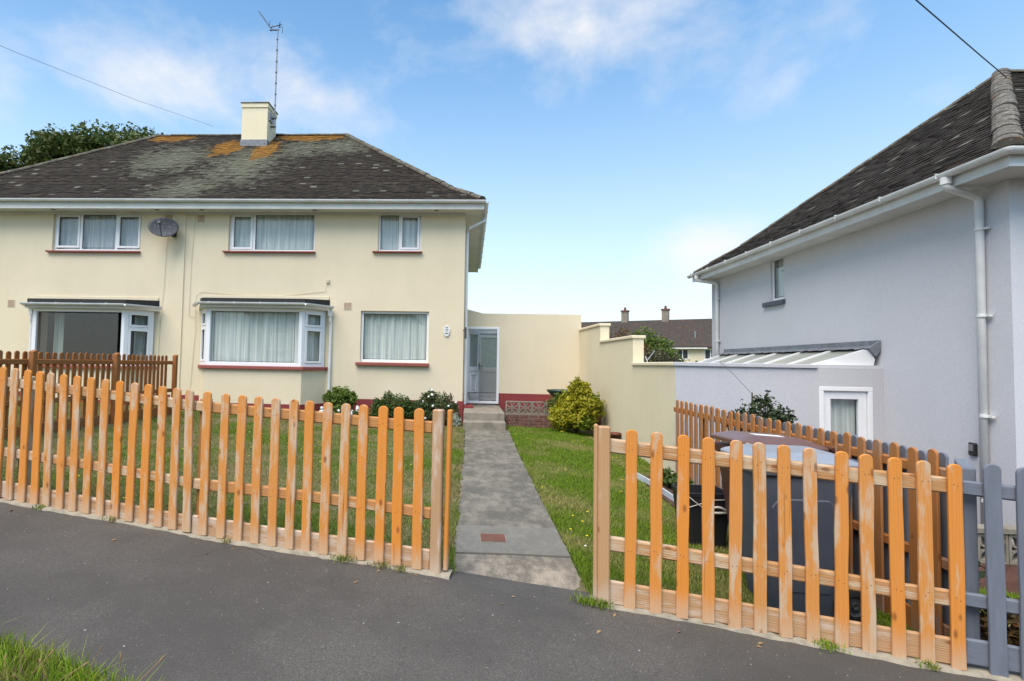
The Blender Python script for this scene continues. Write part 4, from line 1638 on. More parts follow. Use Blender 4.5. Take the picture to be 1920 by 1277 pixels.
sbm = screen_block()
s0_ = None
for k in range(7):
    loc = (0.99 + k * 0.299 - PO[0], 12.262 - PO[1], 0.645 - PO[2])
    if s0_ is None:
        s0_ = sbm.build('screen_block', 'concrete', PW, org=(0, 0, 0))
        s0_.location = loc
    else:
        copy_part(s0_, PW, loc)
m_ = MB()
m_.box(0.84, 3.0, 12.34, 14.17, 0.0, 0.45)
m_.build('bed_soil', 'soil', PW)
# green bowl on the bed
bo = thing('planter_bowl', (2.25, 13.0, 0.45), 'dark green bowl planter behind the golden bush', 'planter')
m_ = MB()
m_.lathe([(0.001, 0.45), (0.16, 0.45), (0.16, 0.62), (0.10, 0.70), (0.12, 0.78), (0.30, 0.93), (0.37, 1.0), (0.385, 1.035), (0.35, 1.035), (0.30, 0.97), (0.001, 0.96)], (2.25, 13.0, 0), 24)
m_.build('bowl', 'dgreen_pot', bo, smooth=True)

# ================================================================== stepped cream boundary wall
BWL = thing('boundary_wall', (3.1, 11, 0), 'stepped cream rendered boundary wall with coping right of the lawn', 'wall')
# the wall runs from the extension (2.93,14.2) to the corner by the side fence (3.15,8.4)
wx = lambda y: 2.90 + (14.2 - y) / (14.2 - 8.4) * 0.25
for (ya, yb_, zt, cop) in ((12.35, 14.19, 2.60, True), (10.22, 12.348, 2.21, True), (8.38, 10.218, 1.70, True)):
    m_ = MB()
    m_.prism([(wx(ya), ya), (wx(ya) + 0.2, ya), (wx(yb_) + 0.2, yb_), (wx(yb_), yb_)], 'z', -0.8, zt - 0.062)
    m_.build('wall_section', 'cream_wall', BWL)
    m_ = MB()
    e_ = 0.032
    ov = 0.05 if ya > 12 else 0.06
    yaa = ya - (0.0 if ya < 9 else 0.03)
    ybb = yb_ - (0.0 if ya > 12 else 0.0)
    m_.prism([(wx(yaa) - e_, yaa), (wx(yaa) + 0.2 + e_, yaa), (wx(ybb) + 0.2 + e_, ybb), (wx(ybb) - e_, ybb)], 'z', zt - 0.06, zt)
    m_.build('coping', 'cream_wall', BWL, bevel=0.01)

# ================================================================== grey house on the right
G = thing('rendered_house', (8, 8, -0.6), 'grey rendered house with dark tiled hipped roof on the right', 'house')
GO = ORG[G.name]
GX, GY0, GY1 = 6.2, 6.44, 13.75
gex, gey0, gey1, gz0 = 5.75, 5.96, 14.2, 4.05
apx, apy, grz = 9.62, 10.08, 3.20
fr2 = frame((GX, 0, 0), (0, -1, 0), (-1, 0, 0))      # a = -y
w = MB()
wall_holes(w, fr2, -GY1, -GY0, -0.9, 4.03, 0.26, [(-11.33, -10.87, 3.02, 3.90)])
w.build('side_wall', 'grey_render', G)
w = MB()
wall_holes(w, frame((0, GY0, 0), (1, 0, 0), (0, -1, 0)), GX + 0.262, 15.0, -0.9, 4.03, 0.26, [])
w.build('front_wall', 'grey_render', G)
w = MB()
w.box(GX, 15, GY1 + 0.002, GY1 + 0.26, -0.9, 4.03)
w.build('rear_wall', 'grey_render', G)
w = MB()
w.box(14.74, 15.0, GY0 + 0.262, GY1, -0.9, 4.03)
w.build('side_wall', 'grey_render', G)
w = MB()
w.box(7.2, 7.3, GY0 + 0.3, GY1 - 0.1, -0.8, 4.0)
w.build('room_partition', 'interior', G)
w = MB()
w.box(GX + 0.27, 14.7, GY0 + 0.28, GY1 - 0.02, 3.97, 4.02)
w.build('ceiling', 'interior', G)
frw = frame((GX, 11.33, 3.02), (0, -1, 0), (-1, 0, 0))
window(G, frw, 0.46, 0.88, [(0.05, 0.41, 0.06, 0.83, False)], (0.21, 0.05, 0.105, 0.07), 'net', setback=0.035, sillmat='slate_sill', seed=50, fw=0.05)
GR = roof_mat('right_roof_tiles', [])
Tx = apx - gex
Ty = apy - gey0
kx, ky = 1.0, Tx / Ty
sc_ = 1.0
rs = MB()
gx1 = 15.45
ringz = lambda t: gz0 + prof(t * Tx) - 0.03
rings = []
for t in (0.0, 0.85 / Tx, 1.0):
    rings.append([(gex + Tx * t, gey0 + Ty * t, ringz(t)), (gx1 - Tx * t, gey0 + Ty * t, ringz(t)), (gx1 - Tx * t, gey1 - (gey1 - apy) * t, ringz(t)), (gex + Tx * t, gey1 - (gey1 - apy) * t, ringz(t))])
for a, b_ in zip(rings[:-1], rings[1:]):
    for j in range(4):
        rs.add([a[j], a[(j + 1) % 4], b_[(j + 1) % 4], b_[j]], [(0, 1, 2, 3)])
rs.add(rings[0], [(3, 2, 1, 0)])
GSH = rs.build('roof', 'black_felt', G)
tiles('roof_tiles', (gex - 0.02, gey1, gz0), (0, -1, 0), (1, 0, 0), 0, gey1 - gey0, gey1 - apy, apy - gey0, Tx, 0, GR, GSH, gauge=0.118)
tiles('roof_tiles', (gex, gey0 - 0.02, gz0), (1, 0, 0), (0, 1, 0), 0, gx1 - gex, Tx, Tx, Ty, 0, GR, GSH, kt=ky, gauge=0.118)
gh = lambda t: (gex + Tx * t, gey0 + Ty * t, gz0 + prof(Tx * t) + 0.015)
gr_ = lambda t: (gex + Tx * t, gey1 - (gey1 - apy) * t, gz0 + prof(Tx * t) + 0.0)
M['hip_pale'] = roof_line_mat('lichened_hip_tile', (0.085, 0.075, 0.062), (0.15, 0.135, 0.11), (0.36, 0.36, 0.30))
ridge_tiles(GSH, [gh(0.015), gh(0.85 / Tx), gh(1.0)], 0.125, 'hip_pale', 0.30, 'hip_tile')
ridge_tiles(GSH, [gr_(0.02), gr_(0.85 / Tx), gr_(1.0)], 0.09, 'hip', 0.36, 'hip_tile')
ridge_tiles(GSH, [(apx, apy, gz0 + prof(Tx)), (gx1 - Tx, apy, gz0 + prof(Tx))], 0.11, 'hip', 0.42, 'ridge_tile')
fa = MB()
fa.box(gex + 0.03, gex + 0.052, gey0 + 0.03, gey1 - 0.03, gz0 - 0.20, gz0 - 0.03)
fa.box(gex + 0.054, gx1 - 0.05, gey0 + 0.03, gey0 + 0.052, gz0 - 0.20, gz0 - 0.03)
fa.build('fascia', 'gutter', G)
so = MB()
so.box(gex + 0.054, GX - 0.002, gey0 + 0.054, gey1 - 0.03, gz0 - 0.185, gz0 - 0.165)
so.build('soffit', 'soffit', G)
so = MB()
so.box(GX - 0.001, gx1 - 0.05, gey0 + 0.054, GY0 - 0.002, gz0 - 0.185, gz0 - 0.165)
so.build('soffit', 'soffit', G)
gt = MB()
gt.halfpipe((gex - 0.035, gey0 - 0.035, gz0 - 0.03), (gex - 0.035, gey1 + 0.02, gz0 - 0.03), 0.062)
gt.prism([(gex - 0.035 + 0.062 * math.cos(a), gz0 - 0.03 - 0.062 * math.sin(a)) for a in np.linspace(0, math.pi, 11)], 'y', gey1 + 0.02, gey1 + 0.024)
gt.build('gutter', 'gutter', G)
gt = MB()
gt.halfpipe((gex - 0.035, gey0 - 0.035, gz0 - 0.03), (gx1, gey0 - 0.035, gz0 - 0.03), 0.0615)
gt.lathe([(0.0008, -0.0635), (0.022, -0.0600), (0.040, -0.0495), (0.054, -0.034), (0.0622, -0.014), (0.0635, 0.0), (0.058, 0.0), (0.048, -0.028), (0.02, -0.052), (0.0008, -0.057)], (gex - 0.035, gey0 - 0.035, gz0 - 0.03), 20)
gt.build('gutter', 'gutter', G)
for k in range(9):
    m_ = MB()
    y_ = 6.75 + k * 0.9
    m_.tube([(gex + 0.04, y_, gz0 - 0.02), (gex - 0.10, y_, gz0 - 0.02), (gex - 0.09, y_, gz0 - 0.07), (gex - 0.035, y_, gz0 - 0.10), (gex + 0.04, y_, gz0 - 0.08)], 0.010, 5)
    m_.build('gutter_bracket', 'gutter', G)
for (yp, y2) in ((6.68, 6.74), (13.75, 13.6)):
    m_ = MB()
    m_.tube([(gex - 0.035, yp, gz0 - 0.06), (gex - 0.035, yp, gz0 - 0.20), (gex - 0.005, yp, gz0 - 0.215), (GX - 0.09, y2, gz0 - 0.30), (GX - 0.058, y2, gz0 - 0.345), (GX - 0.055, y2, gz0 - 0.42), (GX - 0.055, y2 + 0.03, -0.7)], 0.042, 12)
    P_ = m_.build('downpipe', 'gutter', G, smooth=True)
    m_ = MB()
    m_.tube([(gex - 0.035, yp, gz0 - 0.09), (gex - 0.035, yp, gz0 - 0.17)], 0.056, 12)
    m_.build('outlet', 'gutter', P_)
    for zz in (3.35, 2.3, 1.1, 0.1):
        m_ = MB()
        m_.tube([(GX - 0.055, y2, zz - 0.014), (GX - 0.055, y2, zz + 0.014)], 0.05, 12)
        m_.box(GX - 0.06, GX - 0.02, y2 - 0.095, y2 - 0.02, zz - 0.012, zz + 0.012)
        m_.build('pipe_clip', 'gutter', P_)
# key safe
ks = thing('key_safe', (GX, 6.94, 0.6), 'small black key safe on the grey wall by the downpipe', 'key safe')
m_ = MB()
m_.box(GX - 0.045, GX - 0.001, 6.89, 6.985, 0.60, 0.76)
m_.build('case', 'black', ks, bevel=0.012)
m_ = MB()
m_.box(GX - 0.052, GX - 0.046, 6.905, 6.97, 0.66, 0.74)
m_.build('cover', 'galv', ks, bevel=0.004)

# ================================================================== pale yard wall with its door, glazed lean-to
Y = thing('yard_wall', (4.6, 8.4, -0.6), 'pale grey rendered yard wall with a white half-glazed door', 'wall')
w = MB()
wall_holes(w, frame((0, 8.366, 0), (1, 0, 0), (0, -1, 0)), 3.152, GX - 0.002, -0.9, 1.64, 0.012, [(5.27, 6.04, -0.66, 1.375)])
w.build('wall_face', 'lilac_render', Y)
w = MB()
wall_holes(w, frame((0, 8.40, 0), (1, 0, 0), (0, -1, 0)), 3.38, GX - 0.002, -0.9, 1.64, 0.2, [(5.27, 6.04, -0.66, 1.375)])
w.build('wall_core', 'lilac_render', Y)
m_ = MB()
m_.box(3.12, 5.24, 8.335, 8.378, 1.642, 1.70)
m_.box(3.40, 5.24, 8.378, 8.64, 1.642, 1.70)
m_.build('coping', 'lilac_render', Y, bevel=0.006)
m_ = MB()
m_.box(5.242, GX - 0.002, 8.366, 8.60, 1.642, 1.70)
m_.build('coping', 'grey_render', Y)
frd = frame((5.27, 8.366, -0.64), (1, 0, 0), (0, -1, 0))
m_ = MB()
rect_frame(m_, frd, 0, 0.77, 0, 2.012, 0.065, -0.09, 0.012)
m_.build('door_frame', 'upvc', Y, bevel=0.006)
fl_ = frame((5.338, 8.39, -0.57), (1, 0, 0), (0, -1, 0))
D2 = door(Y, fl_, 0.634, 1.875, 'glass', low=True, handle='left')
curtain('net_curtain', fl_, 0.10, 0.54, 0.86, 1.80, -0.12, 'net', D2, seed=60, amp=0.01)
m_ = MB()
m_.box(5.345, 5.40, 8.33, 8.388, 0.50, 0.60)
m_.build('latch', 'black', Y, bevel=0.005)

LT = thing('lean_to_roof', (6.0, 10, 1.6), 'white framed glazed lean-to roof with lead flashing on grey wall', 'roof')
zr, zl, xl = 1.99, 1.22, 3.95
for k in range(7):
    y_ = 8.52 + k * 0.78
    m_ = MB()
    h_ = 0.04
    m_.add([(GX - 0.01, y_ - 0.03, zr - h_), (GX - 0.01, y_ + 0.03, zr - h_), (GX - 0.01, y_ + 0.03, zr + 0.012), (GX - 0.01, y_ - 0.03, zr + 0.012),
            (xl, y_ - 0.03, zl - h_), (xl, y_ + 0.03, zl - h_), (xl, y_ + 0.03, zl + 0.012), (xl, y_ - 0.03, zl + 0.012)],
           [(0, 1, 2, 3), (7, 6, 5, 4), (0, 4, 5, 1), (1, 5, 6, 2), (2, 6, 7, 3), (3, 7, 4, 0)])
    m_.build('rafter', 'upvc', LT)
    if k < 6:
        m_ = MB()
        ya, yb_ = y_ + 0.032, y_ + 0.748
        m_.add([(GX - 0.01, ya, zr - 0.012), (GX - 0.01, yb_, zr - 0.012), (xl, yb_, zl - 0.012), (xl, ya, zl - 0.012),
                (GX - 0.01, ya, zr - 0.024), (GX - 0.01, yb_, zr - 0.024), (xl, yb_, zl - 0.024), (xl, ya, zl - 0.024)],
               [(0, 1, 2, 3), (7, 6, 5, 4), (0, 4, 5, 1), (1, 5, 6, 2), (2, 6, 7, 3), (3, 7, 4, 0)])
        m_.build('glazing_panel', 'poly', LT)
m_ = MB()
m_.prism([(5.20, 1.702), (6.12, 1.702), (6.14, 1.80), (6.05, 1.945)], 'y', 8.44, 8.485)
m_.build('gable_board', 'upvc', LT)
m_ = MB()
n_ = 46
vs = []
for i in range(n_ + 1):
    y_ = 8.40 + (13.35 - 8.40) * i / n_
    wv = 0.010 * math.sin(i * 2.4) + random.uniform(-0.006, 0.006)
    vs += [(GX - 0.012, y_, 2.085), (GX - 0.018, y_, 2.01), (GX - 0.20 + wv * 2, y_, 1.955 + wv)]
m_.add(vs, [(3 * i + j, 3 * i + 3 + j, 3 * i + 4 + j, 3 * i + 1 + j) for i in range(n_) for j in range(2)])
m_.build('lead_flashing', 'lead', LT)
m_ = MB()
m_.prism([(6.02, 1.96), (6.19, 2.08), (6.19, 1.93), (6.12, 1.84)], 'y', 8.39, 8.436)
m_.build('flashing_end', 'lead', LT)


# ================================================================== fences
def picket_mesh(w=0.078, h=1.16, th=0.020, seg=5, seed=0, flat=False):
    rs_ = random.Random(seed)
    m_ = MB()
    r = w / 2
    ol = [(-r, 0), (r, 0)]
    # slightly wandering edges
    for k in range(1, 5):
        ol.append((r + rs_.uniform(-0.003, 0.0025), (h - r * 0.8) * k / 5))
    top = [(r * math.cos(a), h - r * 0.8 + r * 0.8 * math.sin(a)) for a in np.linspace(0, math.pi, seg + 4)]
    ol += top
    for k in range(4, 0, -1):
        ol.append((-r + rs_.uniform(-0.0025, 0.003), (h - r * 0.8) * k / 5))
    m_.prism(ol, 'y', -th / 2, th / 2)
    return m_


def bar(name, a, b, h, d, mat, root, nrm=None, bevel=0.01, sag=0.0):
    """rail between two 3D points (centre line at mid height), height h, depth d; local z along the rail so the grain follows"""
    a, b = Vector(a), Vector(b)
    L_ = (b - a).length
    ax = (b - a).normalized()
    side = ax.cross(Vector((0, 0, 1))).normalized()
    up = side.cross(ax).normalized()
    m_ = MB()
    n = 6
    vs = []
    for k in range(n + 1):
        z_ = L_ * k / n
        o_ = sag * math.sin(math.pi * k / n)
        j1, j2 = random.uniform(-0.003, 0.003), random.uniform(-0.003, 0.003)
        vs += [(-h / 2 + j1 + o_, -d / 2, z_), (h / 2 + j2 + o_, -d / 2, z_), (h / 2 + j2 + o_, d / 2, z_), (-h / 2 + j1 + o_, d / 2, z_)]
    fs = [(3, 2, 1, 0), (n * 4, n * 4 + 1, n * 4 + 2, n * 4 + 3)]
    for k in range(n):
        for j in range(4):
            fs.append((k * 4 + j, k * 4 + (j + 1) % 4, k * 4 + 4 + (j + 1) % 4, k * 4 + 4 + j))
    m_.add(vs, fs)
    ob = m_.build(name, mat, root, org=(0, 0, 0), bevel=bevel)
    mt = Matrix((( up.x, side.x, ax.x), (up.y, side.y, ax.y), (up.z, side.z, ax.z))).to_4x4()
    ro = Vector(ORG[root.name])
    mt.translation = a - ro
    ob.matrix_local = mt
    return ob


def protos(mat, n=5, **kw):
    out = []
    for k in range(n):
        o = picket_mesh(seed=k * 7 + 1, **kw).build('picket', mat, None, bevel=0.004)
        out.append(o)
    return out


def place_pickets(root, protos_, spec):
    """spec: list of (x, y, z, yaw, lean, scale_z); the prototypes themselves are used first"""
    ro = ORG[root.name]
    used = [False] * len(protos_)
    out = []
    for i, (x, y, z_, yaw, lean, sz) in enumerate(spec):
        k = i % len(protos_)
        p = protos_[k]
        if used[k]:
            c = p.copy()
            COL.objects.link(c)
        else:
            c = p
            used[k] = True
        c.parent = root
        c.location = (x - ro[0], y - ro[1], z_ - ro[2])
        c.rotation_euler = (0, lean, yaw)
        c.scale = (1, 1, sz)
        c.name = 'picket'
        out.append(c)
    for k, u in enumerate(used):
        if not u:
            bpy.data.objects.remove(protos_[k])
    return out


YAW = math.atan2(FT[1], FT[0])


def nails(root, svals, topf, offs):
    m_ = MB()
    for s in svals:
        for o_ in offs:
            for dx in (-0.012, 0.012):
                x, y = fence_pt(s + dx + random.uniform(-0.004, 0.004), -0.0385)
                m_.lathe([(0.0005, -0.001), (0.003, -0.0008), (0.003, 0.001)], (x, y, topf(s) - o_ + random.uniform(-0.015, 0.015)), 6, 'y')
    struct(m_.build('nail_heads', 'rust', root), 'stuff')


gl_ = lambda s: float(np.interp(s, GS, GZ))
top_l = lambda s: float(np.interp(s, [-3, -0.13, 1.117, 2.119, 3.0, 3.9], [1.73, 1.503, 1.409, 1.332, 1.293, 1.268]))
top_r = lambda s: float(np.interp(s, [5.0, 5.2, 6.1, 7.03, 8.5], [1.195, 1.184, 1.131, 1.063, 0.96]))
PL = [-0.129 - 0.14 * k for k in range(14, 0, -1)] + [-0.129, 0.009, 0.146, 0.286, 0.413, 0.555, 0.69, 0.829, 0.971, 1.117, 1.26, 1.397, 1.542, 1.679, 1.81, 1.959, 2.119, 2.27, 2.419, 2.568, 2.714, 2.853, 3.0, 3.148, 3.292, 3.439, 3.575, 3.73]
FL = thing('picket_fence', (*fence_pt(1.5), 0.2), 'long orange picket fence left of the path along the pavement', 'fence', 'orange front garden fences')
spec = []
for s in PL:
    x, y = fence_pt(s, -0.028)
    zb_ = gl_(s) + 0.018
    spec.append((x, y, zb_, YAW, random.gauss(0, 0.008), (top_l(s) - zb_) / 1.16))
place_pickets(FL, protos('wood', 7, w=0.075), spec)


def rail(root, s0, s1, off_a, off_b, ztop, h, d, mat, back, name, n=1, sag=0.0):
    for k in range(n):
        a = s0 + (s1 - s0) * k / n
        b_ = s0 + (s1 - s0) * (k + 1) / n - 0.004
        xa, ya = fence_pt(a, back)
        xb, yb_ = fence_pt(b_, back)
        bar(name, (xa, ya, ztop(a) - off_a), (xb, yb_, ztop(b_) - off_b), h, d, mat, root, sag=sag)


nails(FL, PL, top_l, (0.135, 0.76))
for (a, b_, nn) in ((-2.15, 3.83, 3),):
    rail(FL, a, b_, 0.135, 0.135, top_l, 0.085, 0.034, 'wood_rail', 0.002, 'rail', nn)
    rail(FL, a, b_, 0.76, 0.76, top_l, 0.085, 0.034, 'wood_rail', 0.002, 'rail', nn, sag=0.012)
    rail(FL, a, b_, 1.085, 1.09, top_l, 0.15, 0.026, 'wood_board', -0.002, 'gravel_board', nn)
# posts of the left fence
def post(root, s, d, w, z0, z1, mat, name='post', w2=None, yaw=YAW, lean=0.0, slope=0.0):
    m_ = MB()
    a, b_ = w / 2, (w2 or w) / 2
    m_.add([(-a, -b_, 0), (a, -b_, 0), (a, b_, 0), (-a, b_, 0), (-a, -b_, z1 - z0 - slope), (a, -b_, z1 - z0 - slope), (a, b_, z1 - z0), (-a, b_, z1 - z0)],
           [(3, 2, 1, 0), (4, 5, 6, 7), (0, 1, 5, 4), (1, 2, 6, 5), (2, 3, 7, 6), (3, 0, 4, 7)])
    o = m_.build(name, mat, root, org=(0, 0, 0), bevel=0.008)
    x, y = fence_pt(s, d) if not isinstance(s, tuple) else s
    ro = ORG[root.name]
    o.location = (x - ro[0], y - ro[1], z0 - ro[2])
    o.rotation_euler = (0, lean, yaw)
    return o


post(FL, 3.867, -0.004, 0.078, gl_(3.87) + 0.01, 1.268, 'wood_board', w2=0.07)
post(FL, 3.935, 0.02, 0.034, gl_(3.95) + 0.03, 1.268, 'wood', name='gate_batten', w2=0.06, lean=0.012)
for s in (-1.9, 0.05, 1.88):
    post(FL, s, 0.065, 0.075, gl_(s) - 0.02, top_l(s) - 0.07, 'wood_rail')

FRt = thing('picket_fence', (*fence_pt(6), 0.0), 'orange picket fence right of the path in front of wheelie bins', 'fence', 'orange front garden fences')
PR = [5.194, 5.356, 5.518, 5.674, 5.829, 5.978, 6.122, 6.272, 6.424, 6.571, 6.726, 6.872, 7.026]
spec = []
for s in PR:
    x, y = fence_pt(s, -0.028)
    zb_ = gl_(s) + 0.012
    spec.append((x, y, zb_, YAW, random.gauss(0.004, 0.008), (top_r(s) - zb_) / 1.16))
place_pickets(FRt, protos('wood', 6, w=0.073), spec)
nails(FRt, PR, top_r, (0.13, 0.79))
rail(FRt, 5.06, 7.06, 0.125, 0.135, top_r, 0.095, 0.036, 'wood_rail', 0.002, 'rail', 1, sag=-0.008)
rail(FRt, 5.06, 7.06, 0.78, 0.80, top_r, 0.095, 0.036, 'wood_rail', 0.002, 'rail', 1)
rail(FRt, 5.06, 7.06, 1.10, 1.105, top_r, 0.155, 0.026, 'wood_board', -0.002, 'gravel_board', 1)
post(FRt, 5.028, 0.0, 0.080, gl_(5.03) + 0.0, 1.197, 'wood_board', w2=0.08)
post(FRt, 4.975, -0.012, 0.028, gl_(5.0) + 0.01, 1.21, 'wood_board', name='gate_batten', w2=0.06)

# grey front fence of the next plot
FG = thing('picket_fence', (*fence_pt(7.6), -0.15), 'slate grey painted picket fence at the right edge', 'fence')
spec = []
for s in (7.221, 7.372, 7.525, 7.68, 7.83, 7.98, 8.13, 8.28):
    x, y = fence_pt(s, -0.028)
    zb_ = gl_(s) + 0.012
    spec.append((x, y, zb_, YAW, random.gauss(0, 0.006), (top_r(s) + 0.025 - zb_) / 1.16))
place_pickets(FG, protos('grey_paint', 4, w=0.086), spec)
rail(FG, 7.068, 8.4, 0.135, 0.135, top_r, 0.085, 0.036, 'grey_paint', 0.002, 'rail', 1)
rail(FG, 7.068, 8.4, 0.79, 0.79, top_r, 0.085, 0.036, 'grey_paint', 0.002, 'rail', 1)
rail(FG, 7.068, 8.4, 1.09, 1.09, top_r, 0.15, 0.026, 'grey_paint', -0.002, 'gravel_board', 1)
post(FG, 7.16, 0.10, 0.075, -0.2, 1.08, 'grey_paint', slope=0.05)

# side fence between the plots: orange one side, grey boards on the other
SFX = 3.10
FS = thing('picket_fence', (SFX, 5.8, -0.15), 'orange picket fence running back from pavement to yard wall', 'fence')
FSG = thing('picket_fence', (SFX + 0.06, 5.8, -0.15), 'grey pickets fixed along the far side of the orange side fence', 'fence')
spec, spec2 = [], []
ys_ = [3.73 + 0.1605 * k for k in range(28)]
for k, y in enumerate(ys_):
    zb_ = float(ground(SFX, y)) - 0.03
    zt = float(np.interp(y, [3.5, 8.3], [1.092, 1.14])) + random.uniform(-0.008, 0.008)
    spec.append((SFX - 0.03, y, zb_, math.pi / 2, 0, (zt - zb_) / 1.16))
    spec2.append((SFX + 0.032, y, zb_, math.pi / 2, 0, (zt - 0.02 - zb_) / 1.16))
place_pickets(FS, protos('wood_dull', 6, w=0.074), spec)
place_pickets(FSG, protos('grey_paint', 4, w=0.072), spec2)
for (z_, h_) in ((0.95, 0.075), (0.37, 0.075)):
    bar('rail', (SFX, 3.62, z_), (SFX, 8.26, z_ + 0.04), h_, 0.034, 'wood_dull', FS)
for y in (3.62, 5.45, 7.3):
    post(FS, (SFX + 0.005, y), 0, 0.06, -0.3, 1.0, 'wood_dull', yaw=0)
bar('gravel_board', (SFX, 3.62, -0.10), (SFX, 8.26, -0.08), 0.16, 0.024, 'wood_dull', FS)

# brown fence between the two halves of the pair
BFX = -6.5
FB = thing('picket_fence', (BFX, 9.5, 0.45), 'dark brown picket fence across the lawn to the cream house', 'fence')
spec = []
y = 5.25
while y < 11.3:
    zb_ = float(ground(BFX, y)) - 0.02
    spec.append((BFX - 0.03, y, zb_, math.pi / 2, 0, (1.675 + random.uniform(-0.006, 0.006) - zb_) / 1.16))
    y += 0.141
place_pickets(FB, protos('wood_brown', 5, w=0.082), spec)
for z_ in (1.52, 0.92):
    for (ya, yb_) in ((5.1, 7.55), (7.55, 9.42), (9.42, 11.36)):
        bar('rail', (BFX, ya, z_), (BFX, yb_ - 0.004, z_), 0.08, 0.034, 'wood_brown', FB)
for (ya, yb_) in ((5.1, 7.55), (7.55, 9.42), (9.42, 11.36)):
    bar('gravel_board', (BFX, ya, 0.50), (BFX, yb_ - 0.004, 0.48), 0.20, 0.026, 'wood_brown', FB)
for y in (7.55, 9.42, 11.38):
    post(FB, (BFX + 0.055, y), 0, 0.085, 0.2, 1.70, 'wood_brown', yaw=0, slope=0.025)


# ================================================================== wheelie bins
def rrect(cx, cy, hx, hy, r, n=4):
    out = []
    for (sx, sy, a0) in ((1, 1, 0), (-1, 1, math.pi / 2), (-1, -1, math.pi), (1, -1, 1.5 * math.pi)):
        for k in range(n + 1):
            a = a0 + (math.pi / 2) * k / n
            out.append((cx + sx * (hx - r) + r * math.cos(a), cy + sy * (hy - r) + r * math.sin(a)))
    return out


def loft(mb, loops, cap0=True, cap1=True):
    n = len(loops[0])
    vs = [p for l in loops for p in l]
    fs = []
    for i in range(len(loops) - 1):
        for k in range(n):
            k2 = (k + 1) % n
            fs.append((i * n + k, i * n + k2, (i + 1) * n + k2, (i + 1) * n + k))
    if cap0:
        fs.append(tuple(range(n))[::-1])
    if cap1:
        fs.append(tuple((len(loops) - 1) * n + k for k in range(n)))
    mb.add(vs, fs)


def bin_(loc, yaw, body, lid, label, stickers=False, lift=0.0):
    """two-wheeled bin: front towards local -x, hinge and wheels at +x"""
    T = thing('wheelie_bin', loc, label, 'wheelie bin', 'wheelie bins behind the fence')
    m_ = MB()
    L3 = lambda pts, z_: [(x, y, z_) for x, y in pts]
    loops = [L3(rrect(0.015, 0, 0.235, 0.215, 0.05), 0.02), L3(rrect(0.01, 0, 0.25, 0.222, 0.05), 0.12), L3(rrect(-0.015, 0, 0.325, 0.265, 0.05), 0.86),
             L3(rrect(-0.015, 0, 0.328, 0.267, 0.05), 0.90), L3(rrect(-0.015, 0, 0.352, 0.290, 0.05), 0.905), L3(rrect(-0.015, 0, 0.355, 0.292, 0.05), 0.965)]
    loft(m_, loops)
    B = m_.build('body', body, T, org=(0, 0, 0), smooth=False, bevel=0.006)
    for s in (-1, 1):      # pressed side panel
        m_ = MB()
        pts = [(-0.20, 0.16), (0.16, 0.16), (0.20, 0.70), (0.14, 0.76), (-0.20, 0.76), (-0.25, 0.70)]
        fr_ = lambda x, d, z_, s=s: (x, s * (0.2185 + 0.0615 * (z_ - 0.12) + d), z_)
        m_.prism(pts, 'y', -0.01, 0.010, lambda a, d, c: fr_(a, d, c))
        m_.build('side_panel', body, B, org=(0, 0, 0), bevel=0.008)
    m_ = MB()
    l0 = L3(rrect(-0.02, 0, 0.378, 0.305, 0.07), 0.968)
    l1 = L3(rrect(-0.02, 0, 0.378, 0.305, 0.07), 0.995)
    l2 = [(x, y, 1.005 + 0.03 * max(0, 1 - abs(x + 0.02) / 0.36)) for x, y in rrect(-0.02, 0, 0.36, 0.288, 0.07)]
    l3 = [(x, y, 1.045 - 0.02 * (x + 0.02) ** 2) for x, y in rrect(-0.02, 0, 0.25, 0.20, 0.06)]
    loft(m_, [l0, l1, l2, l3])
    Ld = m_.build('lid', lid, T, org=(0, 0, 0), smooth=False, bevel=0.005)
    if lift:
        Ld.location = (0.35, 0, 0.98)
        Ld.rotation_euler = (0, lift, 0)
        Ld.data.transform(Matrix.Translation((-0.35, 0, -0.98)))
    m_ = MB()
    m_.tube([(0.41, -0.24, 0.985), (0.41, 0.24, 0.985)], 0.016, 10)
    for y in (-0.2, -0.07, 0.07, 0.2):
        m_.box(0.33, 0.405, y - 0.012, y + 0.012, 0.965, 0.992)
    m_.build('handle', body, T, org=(0, 0, 0), smooth=False)
    for s in (-1, 1):
        m_ = MB()
        m_.lathe([(0.062, -0.024), (0.112, -0.026), (0.12, -0.015), (0.12, 0.015), (0.112, 0.026), (0.062, 0.024)], (0.285, s * 0.262, 0.12), 22, 'y')
        Wt = m_.build('wheel', 'tyre', T, org=(0, 0, 0), smooth=True)
        m_ = MB()
        m_.lathe([(0.001, -0.016), (0.02, -0.022), (0.024, -0.010), (0.050, -0.008), (0.064, -0.016), (0.064, 0.016), (0.050, 0.008), (0.024, 0.010), (0.02, 0.022), (0.001, 0.016)], (0.285, s * 0.262, 0.12), 16, 'y')
        m_.build('hub', 'dark_metal', Wt, org=(0, 0, 0), smooth=False)
    m_ = MB()
    m_.tube([(0.285, -0.26, 0.12), (0.285, 0.26, 0.12)], 0.012, 8)
    m_.build('axle', 'dark_metal', T, org=(0, 0, 0))
    if stickers:
        m_ = MB()
        m_.add([(-0.30, -0.262, 0.72), (-0.245, -0.264, 0.73), (-0.235, -0.2585, 0.58), (-0.26, -0.255, 0.55), (-0.285, -0.258, 0.62)], [(0, 1, 2, 3, 4)])
        m_.build('torn_label', 'sticker', B, org=(0, 0, 0), recalc=False)
        m_ = MB()
        m_.box(-0.16, 0.10, -0.06, 0.03, 1.0435, 1.0465)
        m_.build('lid_label', 'sticker', Ld, org=(0.35, 0, 0.98) if lift else (0, 0, 0))
    T.rotation_euler = (0, 0, yaw)
    T.scale = (0.96, 1.0, 1.08)
    return T


